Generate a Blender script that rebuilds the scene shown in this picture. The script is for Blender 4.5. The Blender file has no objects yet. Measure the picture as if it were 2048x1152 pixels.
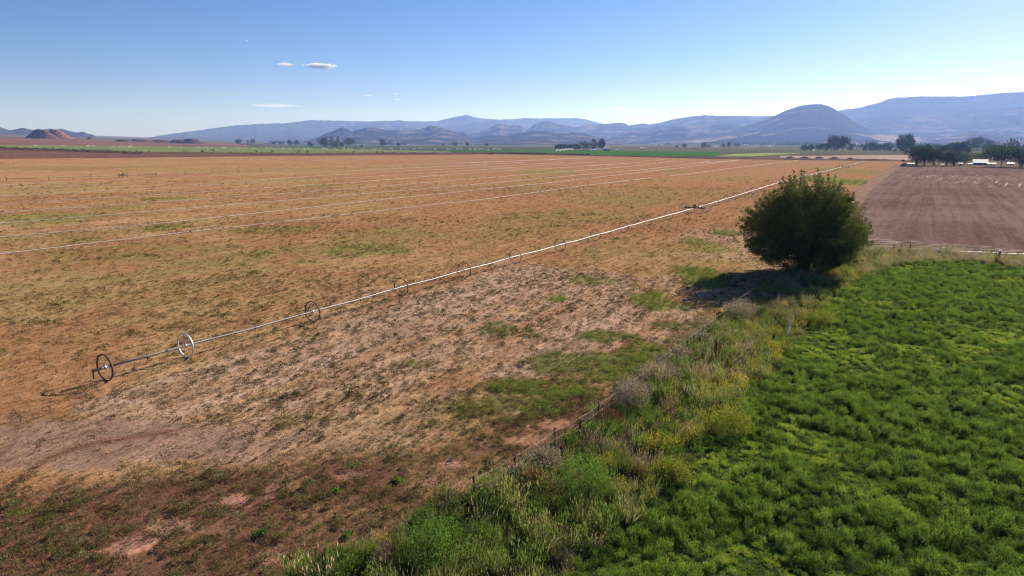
import bpy, math, random
import numpy as np
from mathutils import Vector, Matrix
R = math.radians
scene = bpy.context.scene
# ------------------------------------------------------------------ camera
CAMH = 16.0; PITCH = R(12.03); FPX = 2048 * 24 / 36
cam_d = bpy.data.cameras.new('camera'); cam = bpy.data.objects.new('camera', cam_d)
scene.collection.objects.link(cam); scene.camera = cam
cam.location = (0, 0, CAMH); cam.rotation_euler = (math.pi/2 - PITCH, 0, 0)
cam_d.lens = 24; cam_d.sensor_width = 36; cam_d.clip_start = 0.5; cam_d.clip_end = 90000
# ------------------------------------------------------------------ light
SUN_EL, SUN_AZ = R(27), R(43)
scene.world = bpy.data.worlds.new('World'); scene.world.use_nodes = True
wn = scene.world.node_tree.nodes; wl = scene.world.node_tree.links
sky = wn.new('ShaderNodeTexSky'); sky.sky_type = 'NISHITA'; sky.sun_disc = False
sky.sun_elevation = SUN_EL; sky.sun_rotation = SUN_AZ
sky.altitude = 1600; sky.air_density = 1.0; sky.dust_density = 0.8; sky.ozone_density = 1.5
hs = wn.new('ShaderNodeHueSaturation'); hs.inputs['Saturation'].default_value = 1.32; wl.new(sky.outputs[0], hs.inputs['Color'])
wb = wn.new('ShaderNodeMix'); wb.data_type = 'RGBA'; wb.blend_type = 'MULTIPLY'; wb.inputs[0].default_value = 1.0   # camera white balance
wb.inputs[7].default_value = (.78, .84, 1.2, 1); wl.new(hs.outputs[0], wb.inputs[6])
wl.new(wb.outputs[2], wn['Background'].inputs[0]); wn['Background'].inputs[1].default_value = 0.047
sd = bpy.data.lights.new('sun', 'SUN'); sd.energy = 5.0; sd.angle = R(0.53); sd.color = (1.0, 0.90, 0.76)
so = bpy.data.objects.new('sun', sd); scene.collection.objects.link(so)
SV = Vector((math.sin(SUN_AZ)*math.cos(SUN_EL), math.cos(SUN_AZ)*math.cos(SUN_EL), math.sin(SUN_EL)))
so.rotation_euler = (-SV).to_track_quat('-Z', 'Y').to_euler(); so.location = SV*100
vs = scene.view_settings; vs.view_transform = 'Standard'; vs.look = 'None'; vs.exposure = 0.95; vs.gamma = 1
scene.view_settings.use_curve_mapping = False
cy = scene.cycles; cy.use_denoising = True; cy.filter_width = 1.15; cy.max_bounces = 5; cy.diffuse_bounces = 2; cy.glossy_bounces = 2
cy.transmission_bounces = 3; cy.volume_bounces = 1; cy.transparent_max_bounces = 6
cy.use_adaptive_sampling = True; cy.adaptive_threshold = 0.01
# ------------------------------------------------------------------ basics
C = scene.collection
rng = np.random.default_rng(7); random.seed(7)

def tz(x, y):
    p = -.032*np.asarray(x, float) - .008*np.asarray(y, float) - 7.0
    w = 3.0
    return np.where(p < -w, 0, np.where(p > w, p, (p+w)**2/(4*w)))
cp, sp = math.cos(PITCH), math.sin(PITCH)
def ray(u, v):
    x = (u-1024)/FPX; y = (576-v)/FPX
    return np.array([x, cp + y*sp, -sp + y*cp])
def G(u, v, h=0.0, far=20000):
    """ground point seen at a measured picture position (h = height above ground)"""
    d = ray(u, v); t = 10.0; pt = 0
    f = lambda t: CAMH + d[2]*t - h - float(tz(d[0]*t, d[1]*t))
    while t < far:
        if f(t) <= 0:
            a, b = pt, t
            for _ in range(40):
                m = (a+b)/2
                if f(m) > 0: a = m
                else: b = m
            t = b; break
        pt = t; t *= 1.02
    x, y = d[0]*t, d[1]*t
    return Vector((x, y, float(tz(x, y))))
def proj(x, y, z=0):
    x = np.asarray(x, float); y = np.asarray(y, float); zz = z - CAMH
    dep = y*cp - zz*sp; up = y*sp + zz*cp
    dep = np.where(dep < .5, .5, dep)
    return 1024 + FPX*x/dep, 576 - FPX*up/dep
def depth(p): return p[1]*cp - (p[2]-CAMH)*sp
def inpoly(u, v, poly):
    u = np.asarray(u); v = np.asarray(v); r = np.zeros(u.shape, bool); n = len(poly)
    for i in range(n):
        x1, y1 = poly[i]; x2, y2 = poly[(i+1) % n]
        if y1 == y2: continue
        c = ((y1 > v) != (y2 > v)) & (u < (x2-x1)*(v-y1)/(y2-y1)+x1)
        r ^= c
    return r
# value noise
def _h(ix, iy, s):
    n = (ix.astype(np.int64)*374761393 + iy.astype(np.int64)*668265263 + s*1442695041) & 0xffffffff
    n = ((n ^ (n >> 13))*1274126177) & 0xffffffff
    n = n ^ (n >> 16)
    return (n & 0xffff)/65535.0
def vn(x, y, s=0):
    x = np.asarray(x, float); y = np.asarray(y, float)
    ix = np.floor(x); iy = np.floor(y); fx = x-ix; fy = y-iy
    fx = fx*fx*(3-2*fx); fy = fy*fy*(3-2*fy)
    a = _h(ix, iy, s); b = _h(ix+1, iy, s); c = _h(ix, iy+1, s); d = _h(ix+1, iy+1, s)
    return (a*(1-fx)+b*fx)*(1-fy)+(c*(1-fx)+d*fx)*fy
def fbm(x, y, s=0, o=4):
    r = 0; a = .5; t = 0
    for i in range(o):
        r = r + a*vn(x*2**i+17.3*i, y*2**i+5.1*i, s+i); t += a; a *= .55
    return r/t
def smooth(x, a, b):
    t = np.clip((x-a)/(b-a), 0, 1); return t*t*(3-2*t)

def link_mesh(name, me, mat, parent=None):
    o = bpy.data.objects.new(name, me); C.objects.link(o)
    if mat is not None and not me.materials: me.materials.append(mat)
    if parent is not None: o.parent = parent
    return o
def mesh_np(name, V, F):
    """V (n,3); F (m,k) uniform faces"""
    V = np.asarray(V, np.float32); F = np.asarray(F, np.int32)
    me = bpy.data.meshes.new(name)
    me.vertices.add(len(V)); me.vertices.foreach_set('co', V.ravel())
    k = F.shape[1]
    me.loops.add(F.size); me.loops.foreach_set('vertex_index', F.ravel())
    me.polygons.add(len(F)); me.polygons.foreach_set('loop_start', np.arange(0, F.size, k, dtype=np.int32))
    me.update(calc_edges=True)
    return me
def smooth_shade(me):
    me.polygons.foreach_set('use_smooth', np.ones(len(me.polygons), bool)); me.update()
class MB:
    def __init__(s): s.v = []; s.f = []
    def add(s, V, F):
        n = len(s.v); s.v += [tuple(p) for p in V]; s.f += [tuple(i+n for i in f) for f in F]
    def box(s, x0, y0, z0, x1, y1, z1, M=None):
        V = [Vector((x, y, z)) for z in (z0, z1) for y in (y0, y1) for x in (x0, x1)]
        if M is not None: V = [M @ p for p in V]
        s.add(V, [(0, 2, 3, 1), (4, 5, 7, 6), (0, 1, 5, 4), (2, 6, 7, 3), (0, 4, 6, 2), (1, 3, 7, 5)])
    def tube(s, pts, rad, n=6, cap=True):
        pts = [Vector(p) for p in pts]; rs = rad if isinstance(rad, (list, tuple)) else [rad]*len(pts)
        V = []; F = []
        for i, p in enumerate(pts):
            d = (pts[min(i+1, len(pts)-1)]-pts[max(i-1, 0)]).normalized()
            a = d.cross(Vector((0, 0, 1)) if abs(d.z) < .9 else Vector((1, 0, 0))).normalized(); b = d.cross(a)
            for k in range(n):
                t = 2*math.pi*k/n; V.append(p + (a*math.cos(t)+b*math.sin(t))*rs[i])
        for i in range(len(pts)-1):
            for k in range(n):
                k2 = (k+1) % n; F.append((i*n+k, i*n+k2, (i+1)*n+k2, (i+1)*n+k))
        if cap:
            F.append(tuple(range(n-1, -1, -1))); F.append(tuple((len(pts)-1)*n+k for k in range(n)))
        s.add(V, F)
    def ring(s, c, ax, R_, r, n=32, m=6, sq=1.0):
        ax = Vector(ax).normalized(); a = ax.cross(Vector((0, 0, 1))).normalized(); b = ax.cross(a); c = Vector(c)
        V = []; F = []
        for i in range(n):
            t = 2*math.pi*i/n; d = a*math.cos(t)+b*math.sin(t)
            for k in range(m):
                q = 2*math.pi*k/m; V.append(c + d*(R_+r*math.cos(q)) + ax*(r*sq*math.sin(q)))
        for i in range(n):
            for k in range(m):
                F.append((i*m+k, i*m+(k+1) % m, ((i+1) % n)*m+(k+1) % m, ((i+1) % n)*m+k))
        s.add(V, F)
    def build(s, name, mat, parent=None, sm=False):
        me = bpy.data.meshes.new(name); me.from_pydata(s.v, [], s.f); me.update()
        if sm: smooth_shade(me)
        return link_mesh(name, me, mat, parent)
def tag(o, label=None, cat=None, group=None, kind=None):
    if label: o['label'] = label
    if cat: o['category'] = cat
    if group: o['group'] = group
    if kind: o['kind'] = kind
    return o
def empty(name, loc, rz=0):
    o = bpy.data.objects.new(name, None); C.objects.link(o); o.location = loc; o.rotation_euler = (0, 0, rz); return o
def dup(root, loc, rz=0, scale=(1, 1, 1)):
    r = root.copy(); C.objects.link(r); r.location = loc; r.rotation_euler = (0, 0, rz); r.scale = scale
    for ch in root.children:
        c = ch.copy(); C.objects.link(c); c.parent = r
        for g in ch.children:
            d = g.copy(); C.objects.link(d); d.parent = c
    return r
# ------------------------------------------------------------------ materials
def new_mat(name):
    m = bpy.data.materials.new(name); m.use_nodes = True; nt = m.node_tree; nt.nodes.clear()
    out = nt.nodes.new('ShaderNodeOutputMaterial'); return m, nt, out
def N(nt, t, **k):
    n = nt.nodes.new(t)
    for a, b in k.items():
        if a.startswith('i_'):
            key = a[2:]; key = int(key) if key.isdigit() else key.replace('_', ' ')
            n.inputs[key].default_value = b
        else: setattr(n, a, b)
    return n
def noise_fac(nt, scale, detail=4, rough=.6, stretch=None, rot=0, coord='Object'):
    tc = N(nt, 'ShaderNodeTexCoord'); mp = N(nt, 'ShaderNodeMapping')
    nt.links.new(tc.outputs[coord], mp.inputs[0])
    mp.inputs['Rotation'].default_value = (0, 0, rot)
    if stretch:
        m2 = N(nt, 'ShaderNodeMapping'); m2.inputs['Scale'].default_value = stretch
        nt.links.new(mp.outputs[0], m2.inputs[0]); mp = m2
    n = N(nt, 'ShaderNodeTexNoise'); n.inputs['Scale'].default_value = scale
    n.inputs['Detail'].default_value = detail; n.inputs['Roughness'].default_value = rough
    nt.links.new(mp.outputs[0], n.inputs['Vector']); return n.outputs['Fac']
def ramp(nt, fac, stops):
    r = N(nt, 'ShaderNodeValToRGB'); e = r.color_ramp.elements
    while len(e) > 1: e.remove(e[-1])
    e[0].position = stops[0][0]; e[0].color = (*stops[0][1], 1)
    for p, c in stops[1:]:
        q = e.new(p); q.color = (*c, 1)
    nt.links.new(fac, r.inputs[0]); return r.outputs[0]
def mix(nt, fac, a, b, mode='MIX'):
    m = N(nt, 'ShaderNodeMix', data_type='RGBA', blend_type=mode)
    for i, s in ((0, fac), (6, a), (7, b)):
        if isinstance(s, (int, float)): m.inputs[i].default_value = s
        elif isinstance(s, tuple): m.inputs[i].default_value = (*s, 1)
        else: nt.links.new(s, m.inputs[i])
    return m.outputs[2]
def bump(nt, fac, strength, dist):
    b = N(nt, 'ShaderNodeBump'); b.inputs['Strength'].default_value = strength; b.inputs['Distance'].default_value = dist
    nt.links.new(fac, b.inputs['Height']); return b.outputs[0]
def simple(name, col, rough=.8, metal=0, var=.25, scale=3, bmp=0, bd=.02, spec=.3, coord='Object'):
    m, nt, out = new_mat(name); b = N(nt, 'ShaderNodeBsdfPrincipled')
    f = noise_fac(nt, scale, coord=coord)
    lo = tuple(c*(1-var) for c in col); hi = tuple(min(1, c*(1+var)) for c in col)
    nt.links.new(ramp(nt, f, [(.3, lo), (.7, hi)]), b.inputs['Base Color'])
    b.inputs['Roughness'].default_value = rough; b.inputs['Metallic'].default_value = metal
    b.inputs['Specular IOR Level'].default_value = spec
    if bmp: nt.links.new(bump(nt, f, bmp, bd), b.inputs['Normal'])
    nt.links.new(b.outputs[0], out.inputs[0]); return m
def leaf_mat(name, cols, trans=.45, tscale=None, scale=.6, tcol=1.5):
    """cols: list of base colours picked by 'tint' / noise"""
    m, nt, out = new_mat(name)
    if tscale is None:      # per instance tint attribute
        at = N(nt, 'ShaderNodeAttribute', attribute_type='INSTANCER', attribute_name='tint')
        oi = noise_fac(nt, 7, 2, coord='Object')
        ad = N(nt, 'ShaderNodeMath', operation='MULTIPLY_ADD'); nt.links.new(oi, ad.inputs[0]); ad.inputs[1].default_value = .5
        nt.links.new(at.outputs['Fac'], ad.inputs[2])
        sb = N(nt, 'ShaderNodeMath', operation='SUBTRACT'); nt.links.new(ad.outputs[0], sb.inputs[0]); sb.inputs[1].default_value = .25
        fac = sb.outputs[0]
    else: fac = noise_fac(nt, tscale, 4, .7)
    n = len(cols); st = [(i/(n-1) if tscale is None else .3+.4*i/(n-1), c) for i, c in enumerate(cols)]
    col = ramp(nt, fac, st)
    d = N(nt, 'ShaderNodeBsdfDiffuse'); t = N(nt, 'ShaderNodeBsdfTranslucent'); mx = N(nt, 'ShaderNodeMixShader')
    nt.links.new(col, d.inputs[0])
    g = mix(nt, 1.0, col, (min(1, tcol), min(1, tcol*1.0), tcol*.55), 'MULTIPLY')
    nt.links.new(g, t.inputs[0]); mx.inputs[0].default_value = trans
    nt.links.new(d.outputs[0], mx.inputs[1]); nt.links.new(t.outputs[0], mx.inputs[2])
    nt.links.new(mx.outputs[0], out.inputs[0]); return m

# ------------------------------------------------------------------ layout measured from the picture (picture points -> ground)
FENCE_PX = [(600, 1230), (800, 1105), (950, 1005), (1028, 960), (1110, 895), (1197, 838), (1262, 790), (1345, 722), (1372, 703), (1437, 652), (1500, 603), (1560, 560), (1640, 520), (1700, 505)]
STRIP_L = [(420, 1500), (560, 1165), (690, 1110), (800, 1062), (880, 1010), (950, 985), (1040, 925), (1130, 868), (1215, 800), (1262, 760), (1330, 712), (1400, 665), (1440, 630), (1490, 590), (1540, 556), (1600, 525), (1660, 510), (1720, 500), (1790, 503), (1870, 508), (2048, 517), (2500, 540), (3600, 590)]
STRIP_R = [(3600, 640), (2500, 570), (2048, 541), (1960, 531), (1850, 525), (1790, 533), (1720, 560), (1660, 610), (1640, 640), (1580, 690), (1560, 745), (1500, 790), (1450, 860), (1400, 900), (1330, 985), (1270, 1040), (1190, 1110), (1140, 1152), (1050, 1300), (980, 1500)]
STRIP = STRIP_L + STRIP_R
ALF = list(reversed(STRIP_R)) + [(3600, 2600), (600, 2600)]
def terrain_patch(name, mat, azr, r0, r1, ncol, nrow, off, keep=None, extra=None):
    az = np.linspace(R(azr[0]), R(azr[1]), ncol); rr = np.geomspace(r0, r1, nrow)
    A, RR = np.meshgrid(az, rr); X = RR*np.sin(A); Y = RR*np.cos(A)
    Z = tz(X, Y) + off
    if extra is not None: Z = Z + extra(X, Y)
    V = np.stack([X.ravel(), Y.ravel(), Z.ravel()], 1)
    i = np.arange(nrow-1)[:, None]*ncol + np.arange(ncol-1)[None]
    F = np.stack([i.ravel(), i.ravel()+1, i.ravel()+ncol+1, i.ravel()+ncol], 1)
    if keep is not None:
        k = keep(X.ravel(), Y.ravel()); F = F[k[F].all(1)]
        used = np.zeros(len(V), bool); used[F.ravel()] = True; idx = np.cumsum(used)-1; V = V[used]; F = idx[F]
    me = mesh_np(name, V, F); smooth_shade(me)
    return me, V
# --- base ground
gm, nt, out = new_mat('plain soil'); b = N(nt, 'ShaderNodeBsdfPrincipled', i_Roughness=.95); b.inputs['Specular IOR Level'].default_value = 0
f1 = noise_fac(nt, .0016, 5, .6); f2 = noise_fac(nt, .012, 5, .7); f3 = noise_fac(nt, .15, 4, .7)
c1 = ramp(nt, f1, [(.36, (.07, .085, .03)), (.45, (.12, .115, .05)), (.5, (.20, .145, .085)), (.56, (.085, .105, .035)), (.64, (.17, .12, .075))])
c2 = mix(nt, .45, c1, ramp(nt, f2, [(.4, (.06, .065, .03)), (.6, (.22, .16, .1))]))
c3 = mix(nt, .6, c2, ramp(nt, f3, [(.35, (.35, .35, .35)), (.65, (1, 1, 1))]), 'MULTIPLY')
nt.links.new(c3, b.inputs[0]); nt.links.new(b.outputs[0], out.inputs[0])
me, _ = terrain_patch('ground', gm, (-180, 180), 2, 21000, 721, 240, -0.06)
tag(link_mesh('ground', me, gm), kind='structure')

# --- dry field colour masks
DIRV = np.array([.52, .854])   # cultivation direction
def along(x, y): return x*DIRV[0]+y*DIRV[1], x*DIRV[1]-y*DIRV[0]
def ell(x, y, u, v, ru, rv, n=0.45, s=3):
    c = G(u, v); e = G(u, v-rv); dy = max(.6, e.y-c.y); dx = ru*depth(c)/FPX
    q = np.sqrt(((x-c.x)/dx)**2 + ((y-c.y)/dy)**2)
    k = 1.6/min(dx, dy)
    return smooth(1.15 - q + n*2*(fbm(x*k, y*k, s)-.5), 0, .45)
GREENS = [(745, 500, 85, 13, .6), (1115, 598, 30, 6, 1), (1300, 600, 45, 17, .9), (1325, 612, 60, 9, .8), (1405, 553, 55, 22, .95), (1450, 466, 40, 6, .9), (1400, 485, 35, 8, .8),
          (995, 658, 40, 15, .8), (1060, 668, 30, 8, .5), (1205, 675, 50, 12, .85), (1180, 560, 60, 12, .5), (835, 728, 35, 10, .6), (575, 840, 35, 12, .55),
          (1100, 775, 120, 22, 1), (1200, 730, 140, 32, .95), (1320, 705, 85, 25, .9), (1010, 815, 130, 24, .6), (1210, 672, 60, 12, 1), (1350, 650, 60, 10, .7), (1090, 345, 60, 3, .5), (1350, 343, 25, 3, .5), (330, 455, 50, 6, .5), (110, 433, 120, 9, .55),
          (240, 415, 60, 5, .4), (320, 397, 45, 3, .8), (550, 460, 90, 9, .35), (1690, 362, 70, 12, .85), (1740, 345, 60, 10, .5), (1420, 500, 50, 8, .4), (80, 445, 90, 8, .4), (640, 372, 50, 3, .4), (160, 480, 40, 6, .4)]
PALES = [(1050, 590, 280, 50, 1), (900, 650, 300, 60, .95), (700, 740, 340, 65, .95), (450, 820, 320, 62, .9), (1100, 660, 200, 50, .9), (1230, 630, 160, 40, .7), (1500, 490, 140, 35, .5), (1380, 570, 90, 25, .5), (700, 830, 250, 60, .5)]
PINKS = [(265, 1095, 50, 17, 1), (350, 1050, 45, 12, .7), (475, 1000, 35, 8, .9), (548, 983, 22, 8, .9), (1310, 690, 25, 6, .8), (905, 925, 22, 6, .9), (1030, 825, 18, 6, .9), (1215, 715, 20, 5, .8), (1120, 850, 60, 9, .6), (540, 1110, 40, 14, .7), (700, 950, 40, 6, .7), (870, 870, 22, 6, .7), (1060, 880, 60, 10, .6), (1240, 770, 60, 10, .5), (950, 970, 50, 12, .6)]
DARKS = [(400, 520, 330, 35, .7), (850, 470, 200, 16, .55), (1150, 430, 200, 14, .55), (1250, 400, 160, 12, .6), (250, 560, 260, 40, .5), (350, 640, 250, 50, .35), (100, 335, 300, 6, .6), (500, 340, 250, 4, .5), (1370, 385, 120, 12, .5), (1080, 380, 150, 8, .4), (100, 600, 200, 40, .4)]
def field_cols(x, y):
    u, v = proj(x, y, tz(x, y))
    L, W = along(x, y)
    st = fbm(L*.025, W*.35, 11, 4); st2 = fbm(L*.06, W*1.6, 12, 3)
    n1 = fbm(x*.03, y*.03, 5, 5); n2 = fbm(x*.25, y*.25, 6, 4); n3 = fbm(x*1.5, y*1.5, 8, 3)
    tan = np.array([.385, .245, .125]); org = np.array([.315, .170, .088]); olive = np.array([.215, .175, .06])
    red = np.array([.150, .078, .052]); pale = np.array([.415, .285, .205]); pink = np.array([.40, .21, .155]); green = np.array([.15, .23, .04]); track = np.array([.275, .18, .135])
    t = smooth(n1*.5+n2*.5, .38, .62)[..., None]
    t = t*(1-.6*smooth(u, 450, 1100)*(1-smooth(v, 470, 620)))[..., None]
    c = org*(1-t)+tan*t
    ol = smooth(.55*st+.45*n1, .5, .68)*.45
    for q in DARKS: ol = np.maximum(ol, q[4]*ell(x, y, *q[:4], .6, 21)*smooth(n2*.6+st*.4, .3, .62))
    c = c*(1-ol[..., None])+olive*ol[..., None]
    pl = np.zeros_like(x)
    for q in PALES: pl = np.maximum(pl, q[4]*ell(x, y, *q[:4], .8, 31))
    pl = pl*(.25+.75*smooth(st*.5+st2*.35+n2*.15, .34, .60))
    c = c*(1-pl[..., None])+pale*pl[..., None]
    # dark red soil with weeds near the bottom and along the fence
    fx = np.interp(v, [p[1] for p in reversed(FENCE_PX)], [p[0] for p in reversed(FENCE_PX)])
    near = smooth(v + (u-300)*.06 + 120*(n1-.5), 925, 990)
    band = smooth((.55*(v-520)+20) - (fx-u) + 130*(n1-.5)+60*(n2-.5), -10, 60)*smooth(v, 600, 680)
    rd = np.maximum(near, band)*(.55+.45*smooth(n2, .35, .6))
    c = c*(1-rd[..., None])+red*rd[..., None]
    # compacted bare track bottom left
    tr = ell(x, y, 170, 885, 420, 50, .35, 41)*.9
    c = c*(1-tr[..., None])+track*tr[..., None]
    arc = np.abs(v - np.interp(u, [20, 60, 100, 150, 200, 280, 360], [972, 940, 915, 897, 885, 872, 862]))
    a2 = np.exp(-(arc/6.5)**2)*smooth(u, 10, 60)*(1-smooth(u, 300, 400))*.95
    arc = np.abs(u - np.interp(v, [820, 835, 855, 880, 900, 925], [-20, 18, 34, 30, 12, -20])); a2 = np.maximum(a2, np.exp(-(arc/9)**2)*.6*(v > 815)*(v < 930))
    c = c*(1-a2[..., None])+red*a2[..., None]
    pk = np.zeros_like(x)
    for q in PINKS: pk = np.maximum(pk, q[4]*ell(x, y, *q[:4], .8, 51))
    c = c*(1-pk[..., None])+pink*pk[..., None]
    gr = np.zeros_like(x)
    for q in GREENS: gr = np.maximum(gr, q[4]*ell(x, y, *q[:4], .5, 61)*smooth(n2*.5+n3*.5, .2, .45))
    gg = np.where(v > 630, .55, .85)[..., None]; c = c*(1-gr[..., None]*.8)+green*gg*gr[..., None]*.8
    c = c*(.72+.56*n3[..., None])
    return c, dict(green=gr, pale=pl, rd=rd, track=tr, pink=pk, olive=ol, st=st, st2=st2, n2=n2, n1=n1, u=u, v=v)
FIELD = [(-2500, 330), (-200, 319), (0, 317), (250, 315), (500, 312), (750, 309), (1000, 308), (1200, 312), (1400, 317), (1600, 319), (1790, 321), (1822, 323), (1790, 333), (1760, 345), (1710, 385), (1680, 430), (1650, 480)] + [(1640, 520), (1560, 560), (1500, 603), (1437, 652), (1372, 703), (1262, 790), (1110, 895), (950, 1005), (800, 1105), (600, 1230), (200, 2600), (-6000, 2600), (-6000, 330)]
def fk(x, y):
    u, v = proj(x, y, tz(x, y)); return inpoly(u, v, FIELD) & (y > 5)
def field_rel(x, y):
    return .035*(fbm(x*.9, y*.9, 3, 3)-.5)*np.exp(-np.hypot(x, y)/150.)
me, V = terrain_patch('stubble_field', None, (-62, 40), 14, 1250, 1500, 620, 0.0, fk, field_rel)
cols, _m = field_cols(V[:, 0].astype(float), V[:, 1].astype(float))
at = me.color_attributes.new('Col', 'FLOAT_COLOR', 'POINT')
at.data.foreach_set('color', np.concatenate([cols, np.ones((len(cols), 1))], 1).astype(np.float32).ravel())
fm, nt, out = new_mat('dry stubble ground'); b = N(nt, 'ShaderNodeBsdfPrincipled', i_Roughness=.95); b.inputs['Specular IOR Level'].default_value = 0
a = N(nt, 'ShaderNodeAttribute', attribute_name='Col')
rz = -math.atan2(DIRV[1], DIRV[0])
g1 = noise_fac(nt, 5.0, 5, .75); g2 = noise_fac(nt, 1.0, 4, .75, stretch=(.06, 1.7, 1), rot=rz); g3 = noise_fac(nt, .45, 5, .75)
k = mix(nt, .75, a.outputs['Color'], ramp(nt, g1, [(.3, (.45, .40, .36)), (.5, (1, 1, 1)), (.72, (1.45, 1.4, 1.35))]), 'MULTIPLY')
k = mix(nt, .55, k, ramp(nt, g2, [(.36, (.58, .52, .46)), (.5, (1, 1, 1)), (.62, (1.28, 1.25, 1.2))]), 'MULTIPLY')
k = mix(nt, .6, k, ramp(nt, g3, [(.36, (.6, .6, .5)), (.5, (1, 1, 1)), (.66, (1.2, 1.1, 1.05))]), 'MULTIPLY')
nt.links.new(k, b.inputs[0])
g4 = noise_fac(nt, 1.6, 4, .75, stretch=(.3, 1.2, 1), rot=rz)
bA = N(nt, 'ShaderNodeBump'); bA.inputs['Strength'].default_value = 1; bA.inputs['Distance'].default_value = .15; nt.links.new(g4, bA.inputs['Height'])
bB = N(nt, 'ShaderNodeBump'); bB.inputs['Strength'].default_value = 1; bB.inputs['Distance'].default_value = .09; nt.links.new(g1, bB.inputs['Height']); nt.links.new(bA.outputs[0], bB.inputs['Normal'])
nt.links.new(bB.outputs[0], b.inputs['Normal']); nt.links.new(b.outputs[0], out.inputs[0])
tag(link_mesh('stubble_field', me, fm), kind='structure')

# --- ground under weeds and crop
sm_ = simple('weed bed soil', (.075, .06, .03), .95, var=.4, scale=1.5, bmp=.6, bd=.1, spec=.0)
me, _ = terrain_patch('verge_ground', None, (-62, 62), 12, 260, 700, 260, .03, lambda x, y: inpoly(*proj(x, y), STRIP) & (y > 5))
tag(link_mesh('verge_ground', me, sm_), kind='structure')
am = simple('crop bed', (.035, .05, .014), .95, var=.4, scale=1.2, bmp=.6, bd=.1, spec=.0)
me, _ = terrain_patch('crop_ground', None, (-20, 75), 12, 260, 500, 220, .025, lambda x, y: inpoly(*proj(x, y), ALF) & (y > 3))
tag(link_mesh('crop_ground', me, am), kind='structure')

# --- ploughed field (right)
pm, nt, out = new_mat('ploughed red soil'); b = N(nt, 'ShaderNodeBsdfPrincipled', i_Roughness=.95); b.inputs['Specular IOR Level'].default_value = 0
PROT = math.atan2(1, .62)
p1 = noise_fac(nt, .8, 5, .75); p2 = noise_fac(nt, .35, 4, .75, stretch=(.03, 1.3, 1), rot=-R(58.7)); p3 = noise_fac(nt, .03, 5, .6); p4 = noise_fac(nt, .14, 6, .8, stretch=(.10, 1.2, 1), rot=-R(58.7))
base = ramp(nt, p3, [(.38, (.15, .092, .080)), (.5, (.175, .112, .098)), (.62, (.20, .138, .115))])
base = mix(nt, .7, base, ramp(nt, p2, [(.38, (.74, .70, .69)), (.6, (1.2, 1.22, 1.2))]), 'MULTIPLY')
base = mix(nt, .7, base, ramp(nt, p1, [(.32, (.55, .55, .5)), (.68, (1.35, 1.35, 1.25))]), 'MULTIPLY')
olv = mix(nt, ramp(nt, p4, [(.52, (0, 0, 0)), (.6, (.5, .5, .5))]), base, (.20, .165, .12))
# pale crust streaks near the far right corner, placed by world position
tc = N(nt, 'ShaderNodeTexCoord'); mp = N(nt, 'ShaderNodeMapping', vector_type='POINT')
c0 = G(2000, 362); mp.inputs['Location'].default_value = (-c0.x/45, -c0.y/110, 0); mp.inputs['Scale'].default_value = (1/45, 1/110, .001)
nt.links.new(tc.outputs['Object'], mp.inputs[0]); gr = N(nt, 'ShaderNodeTexGradient', gradient_type='SPHERICAL'); nt.links.new(mp.outputs[0], gr.inputs[0])
ps = noise_fac(nt, .22, 5, .8, stretch=(.10, 3.2, 1), rot=-R(52))
mm = N(nt, 'ShaderNodeMath', operation='MULTIPLY'); nt.links.new(gr.outputs[1], mm.inputs[0])
nt.links.new(ramp(nt, ps, [(.56, (0, 0, 0)), (.62, (1, 1, 1))]), mm.inputs[1])
m2 = N(nt, 'ShaderNodeMath', operation='MULTIPLY', use_clamp=True); nt.links.new(mm.outputs[0], m2.inputs[0]); m2.inputs[1].default_value = 1.6
fin = mix(nt, m2.outputs[0], olv, (.5, .43, .40))
nt.links.new(fin, b.inputs[0]); nt.links.new(bump(nt, p1, 1, .2), b.inputs['Normal']); nt.links.new(b.outputs[0], out.inputs[0])
PL = [(1640, 520), (1650, 480), (1680, 430), (1710, 385), (1760, 345), (1790, 333), (1815, 326), (2200, 334), (2700, 345), (5000, 380), (5000, 680), (2500, 552), (2048, 525), (1870, 512), (1790, 508), (1720, 505)]
me, _ = terrain_patch('ploughed_field', None, (10, 70), 50, 900, 900, 320, .012, lambda x, y: inpoly(*proj(x, y), PL) & (y > 5), lambda x, y: .05*np.sin((x*math.sin(R(58.7))-y*math.cos(R(58.7)))*2.2)*np.exp(-np.hypot(x, y)/140))
tag(link_mesh('ploughed_field', me, pm), kind='structure')

TRK = [(1822, 325), (1795, 340), (1760, 366), (1730, 395), (1712, 430), (1700, 470), (1690, 500), (1640, 500), (1655, 460), (1680, 415), (1715, 375), (1760, 344), (1790, 330)]
tkm = field_mat_ = simple('tan dirt track', (.25, .16, .115), .95, var=.35, scale=.35, bmp=.8, bd=.15, spec=0)
me, _ = terrain_patch('dirt_track', None, (20, 34), 60, 700, 500, 420, .05, lambda x, y: inpoly(proj(x, y)[0]+22*(fbm(x*.25, y*.25, 33, 4)-.5)*2*np.clip(60/np.hypot(x, y), .15, 1), proj(x, y)[1], TRK) & (y > 5))
tag(link_mesh('dirt_track', me, tkm), kind='structure')
dbm, nt, out = new_mat('ditch bank soil'); b = N(nt, 'ShaderNodeBsdfPrincipled', i_Roughness=.95); b.inputs['Specular IOR Level'].default_value = 0
q1 = noise_fac(nt, .9, 5, .8, stretch=(.35, 1.6, 1)); q2 = noise_fac(nt, 3, 4, .7)
k = mix(nt, .6, ramp(nt, q1, [(.40, (.055, .045, .032)), (.5, (.17, .125, .09)), (.6, (.42, .32, .27))]), ramp(nt, q2, [(.35, (.4, .4, .4)), (.65, (1.3, 1.3, 1.3))]), 'MULTIPLY')
nt.links.new(k, b.inputs[0]); nt.links.new(bump(nt, q2, 1, .1), b.inputs['Normal']); nt.links.new(b.outputs[0], out.inputs[0])
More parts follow.
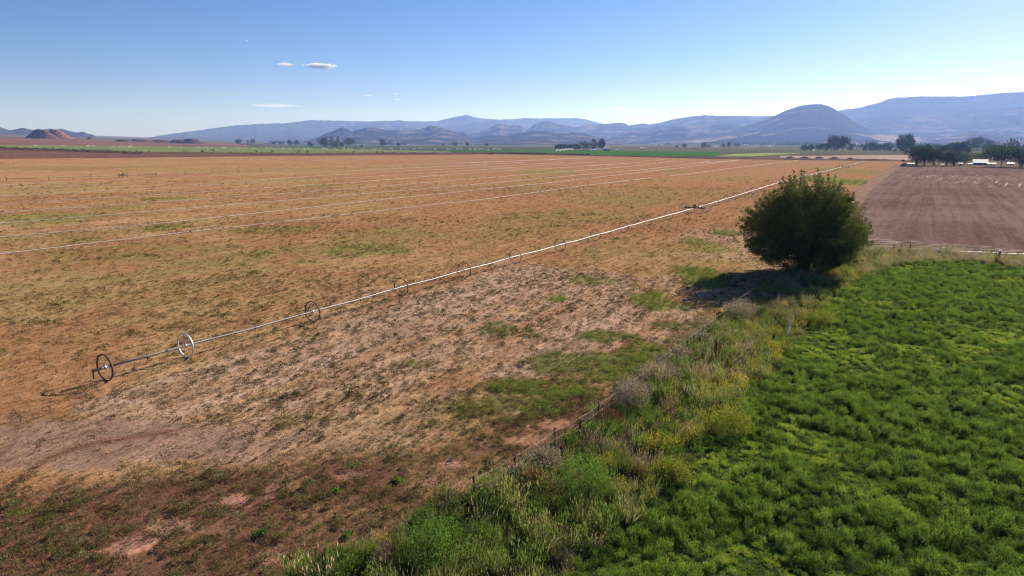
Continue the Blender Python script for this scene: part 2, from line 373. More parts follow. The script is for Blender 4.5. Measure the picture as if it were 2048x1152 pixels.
DB = [(1690, 478), (1790, 478), (1870, 485), (1960, 491), (2048, 500), (2500, 527), (3500, 590), (3500, 625), (2500, 556), (2048, 527), (1870, 514), (1790, 509), (1690, 510)]
me, _ = terrain_patch('ditch_bank', None, (22, 62), 60, 240, 700, 200, .06, lambda x, y: inpoly(*proj(x, y), DB) & (y > 5), lambda x, y: .25*(fbm(x*.25, y*.8, 44, 3)-.5))
tag(link_mesh('ditch_bank', me, dbm), kind='structure')

# --- far field sheets
def strip(name, top, bot, mat, off=.25, nc=80, nr=8):
    u = np.linspace(top[0][0], top[-1][0], nc); tp = [G(a_, float(np.interp(a_, [p[0] for p in top], [p[1] for p in top]))) for a_ in u]
    u = np.linspace(bot[0][0], bot[-1][0], nc); bp = [G(a_, float(np.interp(a_, [p[0] for p in bot], [p[1] for p in bot]))) for a_ in u]
    V = []
    for j in range(nr):
        t = j/(nr-1)
        for i in range(nc):
            p = bp[i].lerp(tp[i], t); V.append((p.x, p.y, float(tz(p.x, p.y))+off))
    F = [(j*nc+i, j*nc+i+1, (j+1)*nc+i+1, (j+1)*nc+i) for j in range(nr-1) for i in range(nc-1)]
    me = mesh_np(name, V, F); return tag(link_mesh(name, me, mat), kind='structure')
def field_mat(name, a_, b_, sc=.05, st=(1, .3, 1), c_=None):
    m, nt, out = new_mat(name); b = N(nt, 'ShaderNodeBsdfPrincipled', i_Roughness=.95); b.inputs['Specular IOR Level'].default_value = 0
    k = ramp(nt, noise_fac(nt, sc, 5, .7, stretch=st), [(.36, a_), (.64, b_)])
    k = mix(nt, .5, k, ramp(nt, noise_fac(nt, sc*8, 3, .7), [(.35, (.6, .6, .6)), (.65, (1.3, 1.3, 1.3))]), 'MULTIPLY')
    nt.links.new(k, b.inputs[0]); nt.links.new(b.outputs[0], out.inputs[0]); return m
redf = field_mat('far red soil', (.16, .075, .05), (.21, .105, .075), .01, (1, .2, 1))
redd = field_mat('near red soil', (.12, .058, .045), (.18, .09, .07), .03, (1, .2, 1))
grn = field_mat('far bright crop', (.035, .115, .012), (.05, .145, .018), .02)
lgrn = field_mat('far light crop', (.12, .165, .05), (.17, .21, .075), .02, (.5, 1, 1))
ylg = field_mat('pale green crop', (.22, .27, .08), (.27, .31, .1), .02)
olg = field_mat('olive pasture', (.075, .095, .035), (.14, .13, .06), .01, (.3, 1, 1))
tanf = field_mat('bare tan ground', (.3, .2, .15), (.4, .29, .23), .03)
dkg = field_mat('dark pasture', (.05, .07, .03), (.09, .1, .04), .02)
strip('red_field', [(-300, 275), (0, 276), (180, 280), (330, 284), (560, 290.5)], [(-300, 291), (0, 291), (300, 292.5), (560, 294)], redf, .3)
strip('pasture', [(500, 289), (700, 290), (900, 293.5), (1110, 295)], [(500, 296), (700, 297), (900, 303), (1110, 301)], dkg, .3)
strip('sprinkled_field', [(-300, 289.5), (0, 290.5), (280, 292.5), (600, 296.5), (900, 303)], [(-300, 293.5), (0, 295), (280, 305), (600, 307), (900, 306.5)], lgrn, .6)
strip('green_field', [(830, 302.5), (900, 301.5), (1110, 300.5), (1200, 302), (1445, 304)], [(830, 306), (900, 307), (1110, 309.5), (1200, 311), (1430, 313.5)], grn, .5)
strip('light_green_field', [(1470, 308.5), (1530, 306.5), (1600, 307)], [(1425, 314), (1510, 313.5), (1580, 309)], ylg, .5)
strip('bare_lot', [(1560, 312), (1640, 312.5), (1700, 311), (1830, 310)], [(1560, 317), (1640, 319), (1700, 319.5), (1830, 322)], tanf, .4)
strip('olive_field', [(1445, 297), (1600, 297), (1830, 305)], [(1445, 303), (1600, 306.5), (1830, 310)], olg, .3)
strip('red_margin', [(-400, 296), (0, 298), (200, 304), (480, 307), (1000, 306.5), (1180, 310), (1480, 314.5), (1830, 319)], [(-400, 321), (0, 317.5), (250, 315.5), (500, 312.5), (1000, 308.5), (1200, 312.5), (1480, 318.5), (1830, 323)], redd, .2)
strip('orchard_yard', [(1815, 312), (2048, 318), (2400, 325)], [(1800, 332.5), (2048, 337), (2400, 347)], field_mat('yard', (.13, .09, .06), (.2, .15, .09), .05), .05)

# ------------------------------------------------------------------ mountains
def rock_mat(name, dark, light, thr=.55, sc=.0012):
    m, nt, out = new_mat(name); b = N(nt, 'ShaderNodeBsdfPrincipled', i_Roughness=1.0); b.inputs['Specular IOR Level'].default_value = 0
    f = noise_fac(nt, sc, 8, .68, stretch=(1, 1, 3.5)); geo = N(nt, 'ShaderNodeNewGeometry')
    k = ramp(nt, f, [(thr-.07, dark), (thr+.06, light)])
    g = noise_fac(nt, sc*9, 6, .7)
    k = mix(nt, .7, k, ramp(nt, g, [(.35, (.55, .55, .55)), (.65, (1.25, 1.25, 1.25))]), 'MULTIPLY')
    nt.links.new(k, b.inputs[0]); nt.links.new(bump(nt, g, 1, 25), b.inputs['Normal']); nt.links.new(b.outputs[0], out.inputs[0]); return m
def mountain(name, pts, D, mat, depth_f=.28, seed=1, back=.12, rough=.35, base=None, nc=None, front_pow=1.3):
    us = np.array([p[0] for p in pts], float); vv = np.array([p[1] for p in pts], float)
    nc = nc or int((us[-1]-us[0])*.9)+2; nr = 70
    u = np.linspace(us[0], us[-1], nc); v = np.interp(u, us, vv)
    v = v + (fbm(u*.12, u*0, seed, 4)-.5)*2.0
    az = []; hz = []
    for a_, b_ in zip(u, v):
        d = ray(a_, b_); h = math.hypot(d[0], d[1]); az.append(math.atan2(d[0], d[1])); hz.append(CAMH + D*d[2]/h)
    az = np.array(az); hz = np.array(hz)
    V = np.zeros((nr, nc, 3)); nf = int(nr*.78)
    for j in range(nr):
        if j < nf: s = j/(nf-1); r = D*(1-depth_f*(1-s)); pr = s**front_pow
        else: s2 = (j-nf+1)/(nr-nf); r = D*(1+back*s2); s = 1+s2; pr = 1-s2**1.3
        x = r*np.sin(az); y = r*np.cos(az); w = (fbm(x*.0007, y*.0007, seed+5, 3)-.5)*1200
        n = np.abs(fbm((x+w)*.0016, (y+w)*.0016, seed+9, 5)-.5)*2      # ridged
        n2 = fbm(x*.006, y*.006, seed+3, 4)
        g0 = tz(x, y); hh = np.maximum(hz-g0, 3)
        env = 4*pr*(1-pr) if j < nf else 4*pr*(1-pr)
        z = g0 + hh*(pr*(1-rough*env*(1-1.8*n)) + .07*env*(n2-.5)) - 2
        if j == 0 or j == nr-1: z = g0-3
        V[j, :, 0] = x; V[j, :, 1] = y; V[j, :, 2] = z
    i = np.arange(nr-1)[:, None]*nc + np.arange(nc-1)[None]
    F = np.stack([i.ravel(), i.ravel()+1, i.ravel()+nc+1, i.ravel()+nc], 1)
    me = mesh_np(name, V.reshape(-1, 3), F); smooth_shade(me)
    return tag(link_mesh(name, me, mat), kind='structure')
mk_far = rock_mat('far range', (.05, .042, .038), (.10, .075, .06), .6)
mk_mid = rock_mat('mid hills', (.030, .024, .022), (.18, .12, .095), .57, .0025)
mk_near = rock_mat('scrub hills', (.026, .021, .018), (.21, .135, .105), .57, .0035)
mk_apron = rock_mat('grassy apron', (.06, .045, .036), (.34, .24, .19), .5, .0015)
mountain('mountain', [(250, 284), (330, 269), (400, 260), (440, 254), (470, 250.5), (520, 247.5), (570, 246.5), (600, 242.5), (620, 240), (680, 241), (740, 242.5), (780, 241), (815, 242), (870, 242.5), (885, 239), (905, 235), (925, 231), (932, 229), (941, 232.5), (968, 237), (1000, 239), (1050, 236.5), (1100, 236.5), (1150, 236), (1172, 238), (1200, 246), (1240, 256), (1300, 275)], 14000, mk_far, seed=3)
mountain('mountain', [(330, 280), (450, 275), (560, 272), (620, 274), (700, 253), (730, 246), (760, 243), (800, 239.5), (820, 246.5), (850, 250), (885, 252), (920, 250), (950, 243.5), (990, 240.5), (1030, 250), (1060, 253), (1100, 256), (1140, 265), (1180, 278)], 12500, mk_far, seed=8)
mountain('hill', [(520, 281), (560, 275), (590, 272), (620, 275), (650, 270), (690, 276), (760, 272), (850, 268), (920, 262), (960, 257), (1020, 262), (1080, 268), (1150, 278)], 10500, mk_far, seed=12)
mountain('hill', [(905, 284), (930, 272), (955, 264), (980, 256), (992, 248), (1001, 245.5), (1010, 248), (1018, 253), (1025, 250), (1042, 252), (1056, 262), (1075, 272), (1100, 282)], 8800, mk_mid, seed=15)
mountain('hill', [(1010, 282), (1040, 268), (1058, 256), (1070, 248), (1085, 243), (1100, 242), (1115, 248), (1130, 250), (1150, 254), (1170, 251), (1215, 247), (1240, 245.5), (1252, 246.5), (1257, 250.5), (1285, 246), (1300, 248.5), (1320, 245), (1345, 238), (1380, 233), (1410, 230), (1440, 231.5), (1480, 231), (1510, 232), (1545, 231), (1570, 238), (1620, 250), (1700, 270)], 9600, mk_mid, seed=21)
mountain('hill', [(600, 285), (632, 277), (650, 267), (668, 261), (684, 254), (695, 258), (705, 262.5), (725, 256), (748, 254.5), (765, 259), (800, 260.5), (835, 260), (850, 255), (862, 251), (880, 255), (905, 262), (930, 266), (945, 276), (965, 285)], 7000, mk_near, seed=31, rough=.5)
mountain('hill', [(915, 285), (950, 275), (975, 270), (1010, 271), (1035, 266), (1050, 272), (1080, 278), (1110, 285)], 6500, mk_near, seed=38, rough=.5)
mountain('hill', [(995, 286), (1015, 276), (1030, 268), (1048, 263), (1070, 261), (1090, 262), (1110, 267), (1130, 267), (1145, 264), (1165, 265), (1185, 271), (1210, 278), (1240, 286)], 6200, mk_near, seed=41, rough=.4)
mountain('hill', [(1180, 286), (1210, 278), (1235, 269), (1262, 261), (1285, 263), (1310, 256), (1340, 253), (1380, 251), (1400, 253), (1440, 248), (1462, 246.5), (1480, 250), (1510, 258), (1560, 266), (1600, 284)], 7600, mk_near, seed=47, rough=.5)
mountain('butte', [(1330, 284), (1390, 276), (1440, 268), (1475, 258), (1500, 248), (1530, 240), (1545, 233), (1562, 225), (1580, 218), (1600, 211), (1622, 208), (1643, 208), (1656, 211), (1668, 217), (1680, 225), (1695, 234), (1710, 244), (1730, 254), (1750, 262), (1790, 271), (1860, 281)], 6800, rock_mat('butte scrub', (.035, .027, .025), (.20, .14, .11), .62, .003), seed=53, rough=.12, front_pow=1.0)
mountain('foothill', [(1300, 286), (1380, 280), (1440, 273), (1490, 266), (1530, 264), (1580, 268), (1640, 270), (1700, 266), (1760, 268), (1820, 273), (1900, 278), (1990, 285)], 5800, mk_apron, seed=59, rough=.5, depth_f=.2)
mountain('foothill', [(1390, 288), (1440, 279), (1500, 271.5), (1560, 270), (1610, 275), (1650, 273), (1680, 281), (1720, 287)], 5200, mk_mid, seed=63, rough=.3, depth_f=.15)
mountain('mountain', [(1560, 255), (1620, 236), (1680, 220), (1720, 215), (1760, 204), (1775, 198), (1792, 195), (1830, 193), (1870, 192), (1920, 193), (1945, 191), (1965, 189), (2010, 185), (2048, 183), (2150, 178), (2350, 176), (2500, 200)], 9400, rock_mat('right range', (.05, .04, .04), (.09, .07, .065), .6), seed=67, rough=.25)
mountain('mountain', [(1640, 262), (1700, 240), (1740, 235), (1770, 232), (1830, 234), (1880, 232), (1920, 232), (1960, 224), (2000, 218), (2048, 212), (2150, 205), (2350, 210), (2500, 240)], 8400, mk_mid, seed=71, rough=.35)
mountain('hill', [(1690, 272), (1740, 256), (1790, 249), (1850, 250), (1900, 247), (1930, 254), (1980, 250), (2048, 239), (2150, 235), (2350, 240), (2450, 270)], 7800, mk_mid, seed=76, rough=.45)
mountain('foothill', [(1790, 287), (1840, 278), (1870, 275), (1915, 271), (1945, 265), (1975, 263), (2010, 267), (2048, 265), (2110, 262), (2250, 262), (2400, 282)], 6000, mk_mid, seed=82, rough=.4)
mountain('hill', [(-200, 262), (-120, 250), (-40, 247), (0, 254), (18, 259.5), (32, 258), (47, 255.5), (62, 258.5), (82, 260), (102, 256.5), (112, 259.5), (122, 257), (140, 262), (155, 264), (166, 262.5), (178, 267), (190, 270)], 7500, mk_far, seed=88, depth_f=.12, rough=.2)
# ------------------------------------------------------------------ haze
hz_d = MB(); hz_d.box(-21500, -21500, -4, 21500, 21500, 860)
hm, nt, out = new_mat('haze'); pv = N(nt, 'ShaderNodeVolumePrincipled'); pv.inputs['Density'].default_value = 7.2e-5
pv.inputs['Color'].default_value = (.25, .42, .95, 1); pv.inputs['Absorption Color'].default_value = (1, 1, 1, 1); pv.inputs['Anisotropy'].default_value = .32
nt.links.new(pv.outputs[0], out.inputs['Volume'])
hz_o = hz_d.build('haze', hm); tag(hz_o, kind='stuff')

# ------------------------------------------------------------------ scattered ground cover (stuff)
def blades_mesh(name, seed, n, spread, hmin, hmax, w, lean, mat, heads=0, droop=.3):
    r = np.random.default_rng(seed); V = []; F = []
    for i in range(n):
        a = r.uniform(0, 2*math.pi); q = spread*math.sqrt(r.uniform()); bx, by = q*math.cos(a), q*math.sin(a)
        h = r.uniform(hmin, hmax); la = a + r.normal(0, .7); l = lean*h*r.uniform(.3, 1.2)
        wa = r.uniform(0, math.pi); dx, dy = math.cos(wa)*w/2, math.sin(wa)*w/2
        m = (bx+math.cos(la)*l*.35, by+math.sin(la)*l*.35, h*.6); t = (bx+math.cos(la)*l, by+math.sin(la)*l, h*(1-droop*r.uniform()*lean))
        k = len(V); V += [(bx-dx, by-dy, 0), (bx+dx, by+dy, 0), (m[0]+dx*.8, m[1]+dy*.8, m[2]), (m[0]-dx*.8, m[1]-dy*.8, m[2]), (t[0], t[1], t[2]), (t[0], t[1], t[2]+1e-4)]
        F += [(k, k+1, k+2, k+3), (k+3, k+2, k+4, k+5)]
        if r.uniform() < heads:
            k = len(V); s_ = w*1.3; z0 = t[2]; hh = h*.22
            V += [(t[0]-s_, t[1], z0), (t[0], t[1]+s_, z0+hh*.3), (t[0]+s_, t[1], z0), (t[0], t[1], z0+hh)]; F += [(k, k+1, k+2, k+3)]
    me = mesh_np(name, V, F); me.materials.append(mat); return bpy.data.objects.new(name, me)
def leafy_mesh(name, seed, n, rx, hz_, leaf, mat, dome=1.0, stems=0, low=.1, up=.5):
    """low leafy plant: leaf quads on stems spread through a dome"""
    r = np.random.default_rng(seed); V = []; F = []
    for i in range(n):
        a = r.uniform(0, 2*math.pi); q = math.sqrt(r.uniform()); top = hz_*(1-dome*.6*q*q)
        z = top*(low+(1-low)*r.uniform()**.55); px, py = rx*q*math.cos(a), rx*q*math.sin(a)
        d = np.array([math.cos(a)*q+r.normal(0, .6), math.sin(a)*q+r.normal(0, .6), up+r.normal(0, .5)]); d /= np.linalg.norm(d)
        s_ = np.cross(d, r.normal(size=3)); s_ /= np.linalg.norm(s_); L = leaf*r.uniform(.6, 1.4); W = L*.42
        p = np.array([px, py, z]); k = len(V)
        V += [p, p+d*L*.5+s_*W*.5, p+d*L, p+d*L*.5-s_*W*.5]; F += [(k, k+1, k+2, k+3)]
    me = mesh_np(name, V, F); me.materials.append(mat); return bpy.data.objects.new(name, me)
def bush_mesh_np(seed, n, rx, hz_, leaf, ntwig=40, spiky=.5, flat=.5):
    """rounded bush of upright leafy twigs"""
    r = np.random.default_rng(seed); V = []; F = []
    per = max(1, n//ntwig)
    for t in range(ntwig):
        a = r.uniform(0, 2*math.pi); q = r.uniform()**.6; el = (1-q)*1.2+.25
        D = np.array([math.cos(a)*q*rx, math.sin(a)*q*rx, hz_*math.sqrt(max(0.05, 1-flat*q*q))])*r.uniform(.75, 1.1)
        B = np.array([math.cos(a)*q*rx*.45, math.sin(a)*q*rx*.45, 0])
        for i in range(per):
            s_ = r.uniform(.12, 1)**.7; p = B+(D-B)*s_ + r.normal(0, .05*rx+.01, 3)*(1.3-s_)*spiky*2
            d = (D-B)/np.linalg.norm(D-B) + r.normal(0, .55, 3); d /= np.linalg.norm(d)
            c = np.cross(d, r.normal(size=3)); c /= np.linalg.norm(c); L = leaf*r.uniform(.6, 1.5); W = L*.35
            k = len(V); p[2] = max(p[2], .01)
            V += [p, p+d*L*.5+c*W*.5, p+d*L, p+d*L*.5-c*W*.5]; F += [(k, k+1, k+2, k+3)]
    return V, F
def bush_proto(name, seed, mat, **k):
    V, F = bush_mesh_np(seed, **k); me = mesh_np(name, V, F); me.materials.append(mat); return bpy.data.objects.new(name, me)
def scatter(name, pts, rot, scl, idx, tint, protos, label=None):
    """one object: a point mesh whose points carry the plants (geometry nodes instances)"""
    col = bpy.data.collections.new(name+' plants')
    for i, p in enumerate(protos): p.name = '%s plant %02d' % (name, i); col.objects.link(p)
    me = bpy.data.meshes.new(name); me.vertices.add(len(pts)); me.vertices.foreach_set('co', np.asarray(pts, np.float32).ravel())
    for nm, ty, arr, key in (('prot', 'FLOAT_VECTOR', rot, 'vector'), ('pscl', 'FLOAT_VECTOR', scl, 'vector'), ('pidx', 'INT', idx, 'value'), ('tint', 'FLOAT', tint, 'value')):
        a_ = me.attributes.new(nm, ty, 'POINT'); a_.data.foreach_set(key, np.asarray(arr, np.int32 if ty == 'INT' else np.float32).ravel())
    o = bpy.data.objects.new(name, me); C.objects.link(o)
    ng = bpy.data.node_groups.new(name+' scatter', 'GeometryNodeTree')
    ng.interface.new_socket('Geometry', in_out='INPUT', socket_type='NodeSocketGeometry'); ng.interface.new_socket('Geometry', in_out='OUTPUT', socket_type='NodeSocketGeometry')
    gi = ng.nodes.new('NodeGroupInput'); go = ng.nodes.new('NodeGroupOutput'); ip = ng.nodes.new('GeometryNodeInstanceOnPoints')
    ci = ng.nodes.new('GeometryNodeCollectionInfo'); ci.inputs[0].default_value = col; ci.inputs['Separate Children'].default_value = True; ci.inputs['Reset Children'].default_value = True
    def na(nm, ty):
        n = ng.nodes.new('GeometryNodeInputNamedAttribute'); n.data_type = ty; n.inputs['Name'].default_value = nm; return n.outputs['Attribute']
    ng.links.new(gi.outputs[0], ip.inputs['Points']); ng.links.new(ci.outputs[0], ip.inputs['Instance']); ip.inputs['Pick Instance'].default_value = True
    ng.links.new(na('pidx', 'INT'), ip.inputs['Instance Index']); ng.links.new(na('pscl', 'FLOAT_VECTOR'), ip.inputs['Scale'])
    er = ng.nodes.new('FunctionNodeEulerToRotation'); ng.links.new(na('prot', 'FLOAT_VECTOR'), er.inputs[0]); ng.links.new(er.outputs[0], ip.inputs['Rotation'])
    ng.links.new(ip.outputs[0], go.inputs[0])
    mod = o.modifiers.new('scatter', 'NODES'); mod.node_group = ng
    tag(o, label, None, None, 'stuff'); return o
def rand_pts(x0, x1, y0, y1, density):
    n = int((x1-x0)*(y1-y0)*density); return rng.uniform(x0, x1, n), rng.uniform(y0, y1, n)
def wedge(r0, r1, az0, az1, density):
    A = .5*(r1*r1-r0*r0)*R(az1-az0); n = int(A*density)
    r = np.sqrt(rng.uniform(r0*r0, r1*r1, n)); a = rng.uniform(R(az0), R(az1), n); return r*np.sin(a), r*np.cos(a)
def rz_rot(n, tilt=.12): return np.stack([rng.normal(0, tilt, n), rng.normal(0, tilt, n), rng.uniform(0, 6.283, n)], 1)
def sc3(s, zr=.25):
    z = s*np.exp(rng.normal(0, zr, len(s))); return np.stack([s, s, z], 1)

# materials of plants
m_stub = leaf_mat('stubble straw', [(.22, .12, .06), (.37, .235, .125), (.48, .34, .21)], .25)
m_weed = leaf_mat('field weed leaf', [(.035, .045, .015), (.075, .08, .024), (.16, .14, .05), (.18, .25, .05)], .35)
m_sage = leaf_mat('grey weed leaf', [(.12, .125, .05), (.20, .20, .095)], .35)
m_alf = leaf_mat('crop leaf', [(.044, .080, .016), (.115, .195, .035), (.22, .32, .052), (.46, .52, .08)], .5)
m_gra = leaf_mat('verge grass', [(.07, .13, .025), (.15, .225, .05), (.26, .28, .10), (.37, .30, .15)], .42)
m_dry = leaf_mat('dry grass', [(.20, .155, .105), (.34, .265, .18), (.46, .37, .26)], .35)
m_koc = leaf_mat('yellow weed leaf', [(.15, .18, .03), (.33, .32, .05), (.50, .42, .08)], .42)
m_kgr = leaf_mat('green weed leaf', [(.055, .10, .02), (.13, .21, .035), (.22, .31, .055)], .45)
m_dead = leaf_mat('dead twig', [(.16, .11, .08), (.30, .22, .17), (.44, .34, .28)], .2)

# --- stubble tufts
pr = [blades_mesh('t', 100+i, 12, .09, .04, .13, .016, .7, m_stub) for i in range(4)]
X, Y = [], []
for r0, r1, dn in ((20, 50, 9.0), (50, 90, 4.0), (90, 150, 1.5), (150, 260, .45)):
    a, b = wedge(r0, r1, -46, 36, dn); X.append(a); Y.append(b)
X = np.concatenate(X); Y = np.concatenate(Y); u, v = proj(X, Y); k = inpoly(u, v, FIELD) & (u > -150); X = X[k]; Y = Y[k]
_, M = field_cols(X, Y); k = rng.uniform(size=len(X)) < np.clip(.35+.6*M['st2']-.6*M['pink']-.55*M['track']+.1, .05, 1); X = X[k]; Y = Y[k]; n = len(X)
d_ = np.hypot(X, Y); s = (.75+.6*rng.uniform(size=n))*(1+d_/160)
scatter('stubble', np.stack([X, Y, tz(X, Y)+.0], 1), rz_rot(n), sc3(s), rng.integers(0, 4, n), np.clip(rng.normal(.45, .3, n)-.25*M['rd'][k], 0, 1), pr, 'short dry stubble and grass covering the orange brown field')
# --- low weeds of the field
pr = [leafy_mesh('w', 120+i, 80, .11+.035*i, .17, .05, m_weed) for i in range(4)] + [leafy_mesh('w', 130, 90, .2, .24, .06, m_sage)]
X, Y = [], []
for r0, r1, dn in ((20, 45, 14.0), (45, 90, 8), (90, 160, 3), (160, 330, .5)):
    a, b = wedge(r0, r1, -46, 38, dn); X.append(a); Y.append(b)
X = np.concatenate(X); Y = np.concatenate(Y); u, v = proj(X, Y, tz(X, Y)); k = inpoly(u, v, FIELD) & (u > -150); X = X[k]; Y = Y[k]
_, M = field_cols(X, Y); L, W = along(X, Y)
row = fbm(L*.05, W*.9, 71, 3); cl = fbm(X*.35, Y*.35, 73, 3); fine = rng.uniform(size=len(X))*.5+.5*fbm(L*.5, W*2.2, 74, 2)
pd = .03 + .9*smooth(cl*.5+fine*.5, .42, .6)*(M['rd']*.85) + 1.0*M['green'] + .62*smooth(row*.35+fine*.65, .50, .66)*M['pale'] + .35*smooth(cl, .52, .68)*M['olive']*1.5 + .10*smooth(cl, .5, .6)
pd = pd*(1-M['track']*.97)*(1-M['pink']*.9); pd += .55*smooth(M['u'], 150, 600)*smooth(M['v'], 520, 620)*smooth(row*.4+fine*.6, .48, .62)*(1-M['track'])
k = rng.uniform(size=len(X)) < pd; X = X[k]; Y = Y[k]; n = len(X); gk = M['green'][k]; rk = M['rd'][k]; vv = M['v'][k]
d_ = np.hypot(X, Y); s = (.45+1.0*rng.uniform(size=n)**2)*(1+d_/260)
pk_ = M['pale'][k]; tn = np.clip(rng.normal(.26, .17, n)+.75*gk+.28*rk-.22*pk_*(1-gk), 0, 1); s = s*(1+.1*rk-.12*pk_)
ix = rng.integers(0, 4, n); ix[(rng.uniform(size=n) < .18) & (vv > 900)] = 4
scatter('field_weeds', np.stack([X, Y, tz(X, Y)], 1), rz_rot(n), sc3(s), ix, tn, pr, 'low dark green weed clumps dotted over the dry field')
# --- alfalfa crop
pr = [bush_proto('a', 140+i, m_alf, n=240, rx=.24, hz_=.48, leaf=.055, ntwig=24, spiky=.4, flat=.75) for i in range(5)]
X, Y = [], []
for r0, r1, dn in ((18, 45, 14), (45, 70, 11.0), (70, 150, 8)):
    a, b = wedge(r0, r1, -9, 60 if r0 < 45 else 50, dn); X.append(a); Y.append(b)
X = np.concatenate(X); Y = np.concatenate(Y); u, v = proj(X, Y, 0); k = (inpoly(u-10, v, ALF) | inpoly(u+10, v, ALF)) & (u < 3300) & (v < 1800); X = X[k]; Y = Y[k]; u = u[k]; v = v[k]
c1 = fbm(X*1.35, Y*1.35, 81, 3); c2 = fbm(X*.13, Y*.13, 83, 3); gap = ell(X, Y, 1665, 690, 60, 60, .7, 85)*.9
lowp = np.maximum(smooth(fbm(X*.42, Y*.42, 87, 2)*.55+c2*.45+.08*smooth(-u, -1750, -1250), .57, .68), gap)
hgt = .5+.78*smooth(c1, .32, .68); hgt = hgt*(1-.62*lowp); n = len(X)
k = rng.uniform(size=n) < 1.0; X = X[k]; Y = Y[k]; hgt = hgt[k]; lowp = lowp[k]; c1 = c1[k]; n = len(X)
s = .75+.45*rng.uniform(size=n); tn = np.clip(.33+.25*(c1-.5)*2+rng.normal(0, .1, n)+.4*lowp, 0, 1)
scatter('crop', np.stack([X, Y, 0*X+.02], 1), rz_rot(n, .15), np.stack([s, s, hgt*(.85+.3*rng.uniform(size=n))], 1), rng.integers(0, 5, n), tn, pr, 'dense bright green leafy crop filling the right hand field')
# --- verge weeds
pr = ([bush_proto('v', 150+i, m_koc, n=300, rx=.45, hz_=.75, leaf=.075, ntwig=40, spiky=.4, flat=.8) for i in range(2)]          # 0,1 yellow
      + [bush_proto('v', 155+i, m_kgr, n=300, rx=.42, hz_=.8, leaf=.085, ntwig=36, spiky=.45, flat=.7) for i in range(2)]        # 2,3 green
      + [blades_mesh('v', 160+i, 70, .28, .5, 1.15, .018, .42, m_gra, heads=.4) for i in range(2)]                               # 4,5 grass
      + [blades_mesh('v', 165+i, 60, .26, .45, 1.05, .016, .5, m_dry, heads=.6) for i in range(2)]                               # 6,7 dry grass
      + [bush_proto('v', 170, m_sage, n=260, rx=.4, hz_=.7, leaf=.07, ntwig=36, spiky=.5, flat=.7), bush_proto('v', 172, m_dead, n=300, rx=.42, hz_=.6, leaf=.08, ntwig=50, spiky=.8, flat=.6)])  # 8 grey, 9 dead
X, Y = wedge(18, 62, -26, 40, 5.2); a, b = wedge(62, 130, 8, 44, 3.2); X = np.concatenate([X, a]); Y = np.concatenate([Y, b])
jx = X+.8*(fbm(X*.7, Y*.7, 98, 2)-.5); jy = Y+1.6*(fbm(X*.7, Y*.7, 99, 2)-.5)
u, v = proj(jx, jy); k = inpoly(u, v, STRIP) & (u < 2350) & (v < 1500); X = X[k]; Y = Y[k]; u = u[k]; v = v[k]; n = len(X)
c1 = fbm(X*.35, Y*.35, 91, 3); c2 = fbm(X*.35, Y*.35, 93, 3); c3 = fbm(X*.6, Y*.6, 95, 2)
LX = np.array([p[0] for p in STRIP_L[::-1]]); 
def edge(pl, v_):  # u of an edge at height v (lower part only)
    q = sorted([(p[1], p[0]) for p in pl if p[0] < 1760 and p[1] > 505]); return np.interp(v_, [a_[0] for a_ in q], [a_[1] for a_ in q])
fr = np.clip((u-edge(STRIP_L, v))/(np.maximum(30, edge(STRIP_R, v)-edge(STRIP_L, v))), 0, 1)
shade_zone = smooth(-v, -660, -620)*smooth(-u, -1690, -1640)
bottom = smooth(v, 960, 1040); right = smooth(u, 1700, 1780)*smooth(-v, -560, -550)
w = np.zeros((10, n))
w[0] = w[1] = 1.7*smooth(fr, .35, .75)*(1-bottom)*(.35+c1) + .15 + .5*right*(1-smooth(fr, .0, .3)*0)*smooth(v, 515, 530)
w[2] = w[3] = .25 + 1.1*smooth(c2, .5, .62)*(1-.5*fr) + .15*bottom
w[4] = w[5] = .35 + 1.3*bottom*smooth(c1, .3, .55) + .6*right
w[6] = w[7] = .12 + .6*smooth(c3, .57, .7)*(1-.6*bottom) + 1.0*right
w[8] = .5*smooth(c2, .35, .5)+.3+1.0*shade_zone
for i_ in (0, 1, 2, 3): w[i_] *= (1-.85*right)
edgeL = smooth(-fr, -.2, -.05)*(1-bottom); w[6] += edgeL*1.1; w[7] += edgeL*1.1
w[9] = edgeL*2.2+.12+.6*shade_zone; cw = np.cumsum(w/w.sum(0), 0); ix = (rng.uniform(size=n)[None] > cw).sum(0).clip(0, 9)
s = (.65+.55*rng.uniform(size=n))*(.8+.45*smooth(c2, .3, .7)); h = s*(.75+.35*rng.uniform(size=n))*(1-.5*edgeL)*(1-.1*right)
tn = np.clip(rng.normal(.45, .2, n)+.35*(c1-.5)*2+.25*right, 0, 1)
k = rng.uniform(size=n) > .30*smooth(-c3, -.45, -.3); 
scatter('verge_weeds', np.stack([X, Y, 0*X+.02], 1)[k], rz_rot(n, .16)[k], np.stack([s, s, h], 1)[k], ix[k], tn[k], pr, 'tangled strip of tall weeds and grasses along the wire fence')
# --- sparse dry growth on ploughed field
X, Y = wedge(75, 260, 18, 42, .55); u, v = proj(X, Y); k = inpoly(u, v, PL); X = X[k]; Y = Y[k]
q = fbm((X*math.cos(R(58.7))+Y*math.sin(R(58.7)))*.04, (X*math.sin(R(58.7))-Y*math.cos(R(58.7)))*.35, 77, 3); k = rng.uniform(size=len(X)) < .1+.8*smooth(q, .5, .65); X = X[k]; Y = Y[k]; n = len(X)
pr = [leafy_mesh('p', 180+i, 24, .2, .08, .07, m_stub) for i in range(2)] + [leafy_mesh('p', 185, 30, .18, .1, .07, m_weed)]
s = (.5+.6*rng.uniform(size=n))
scatter('ploughed_field_growth', np.stack([X, Y, tz(X, Y)+.01], 1), rz_rot(n), sc3(s), rng.integers(0, 3, n), rng.uniform(size=n), pr, 'thin pale dry growth in rows on the red ploughed field')

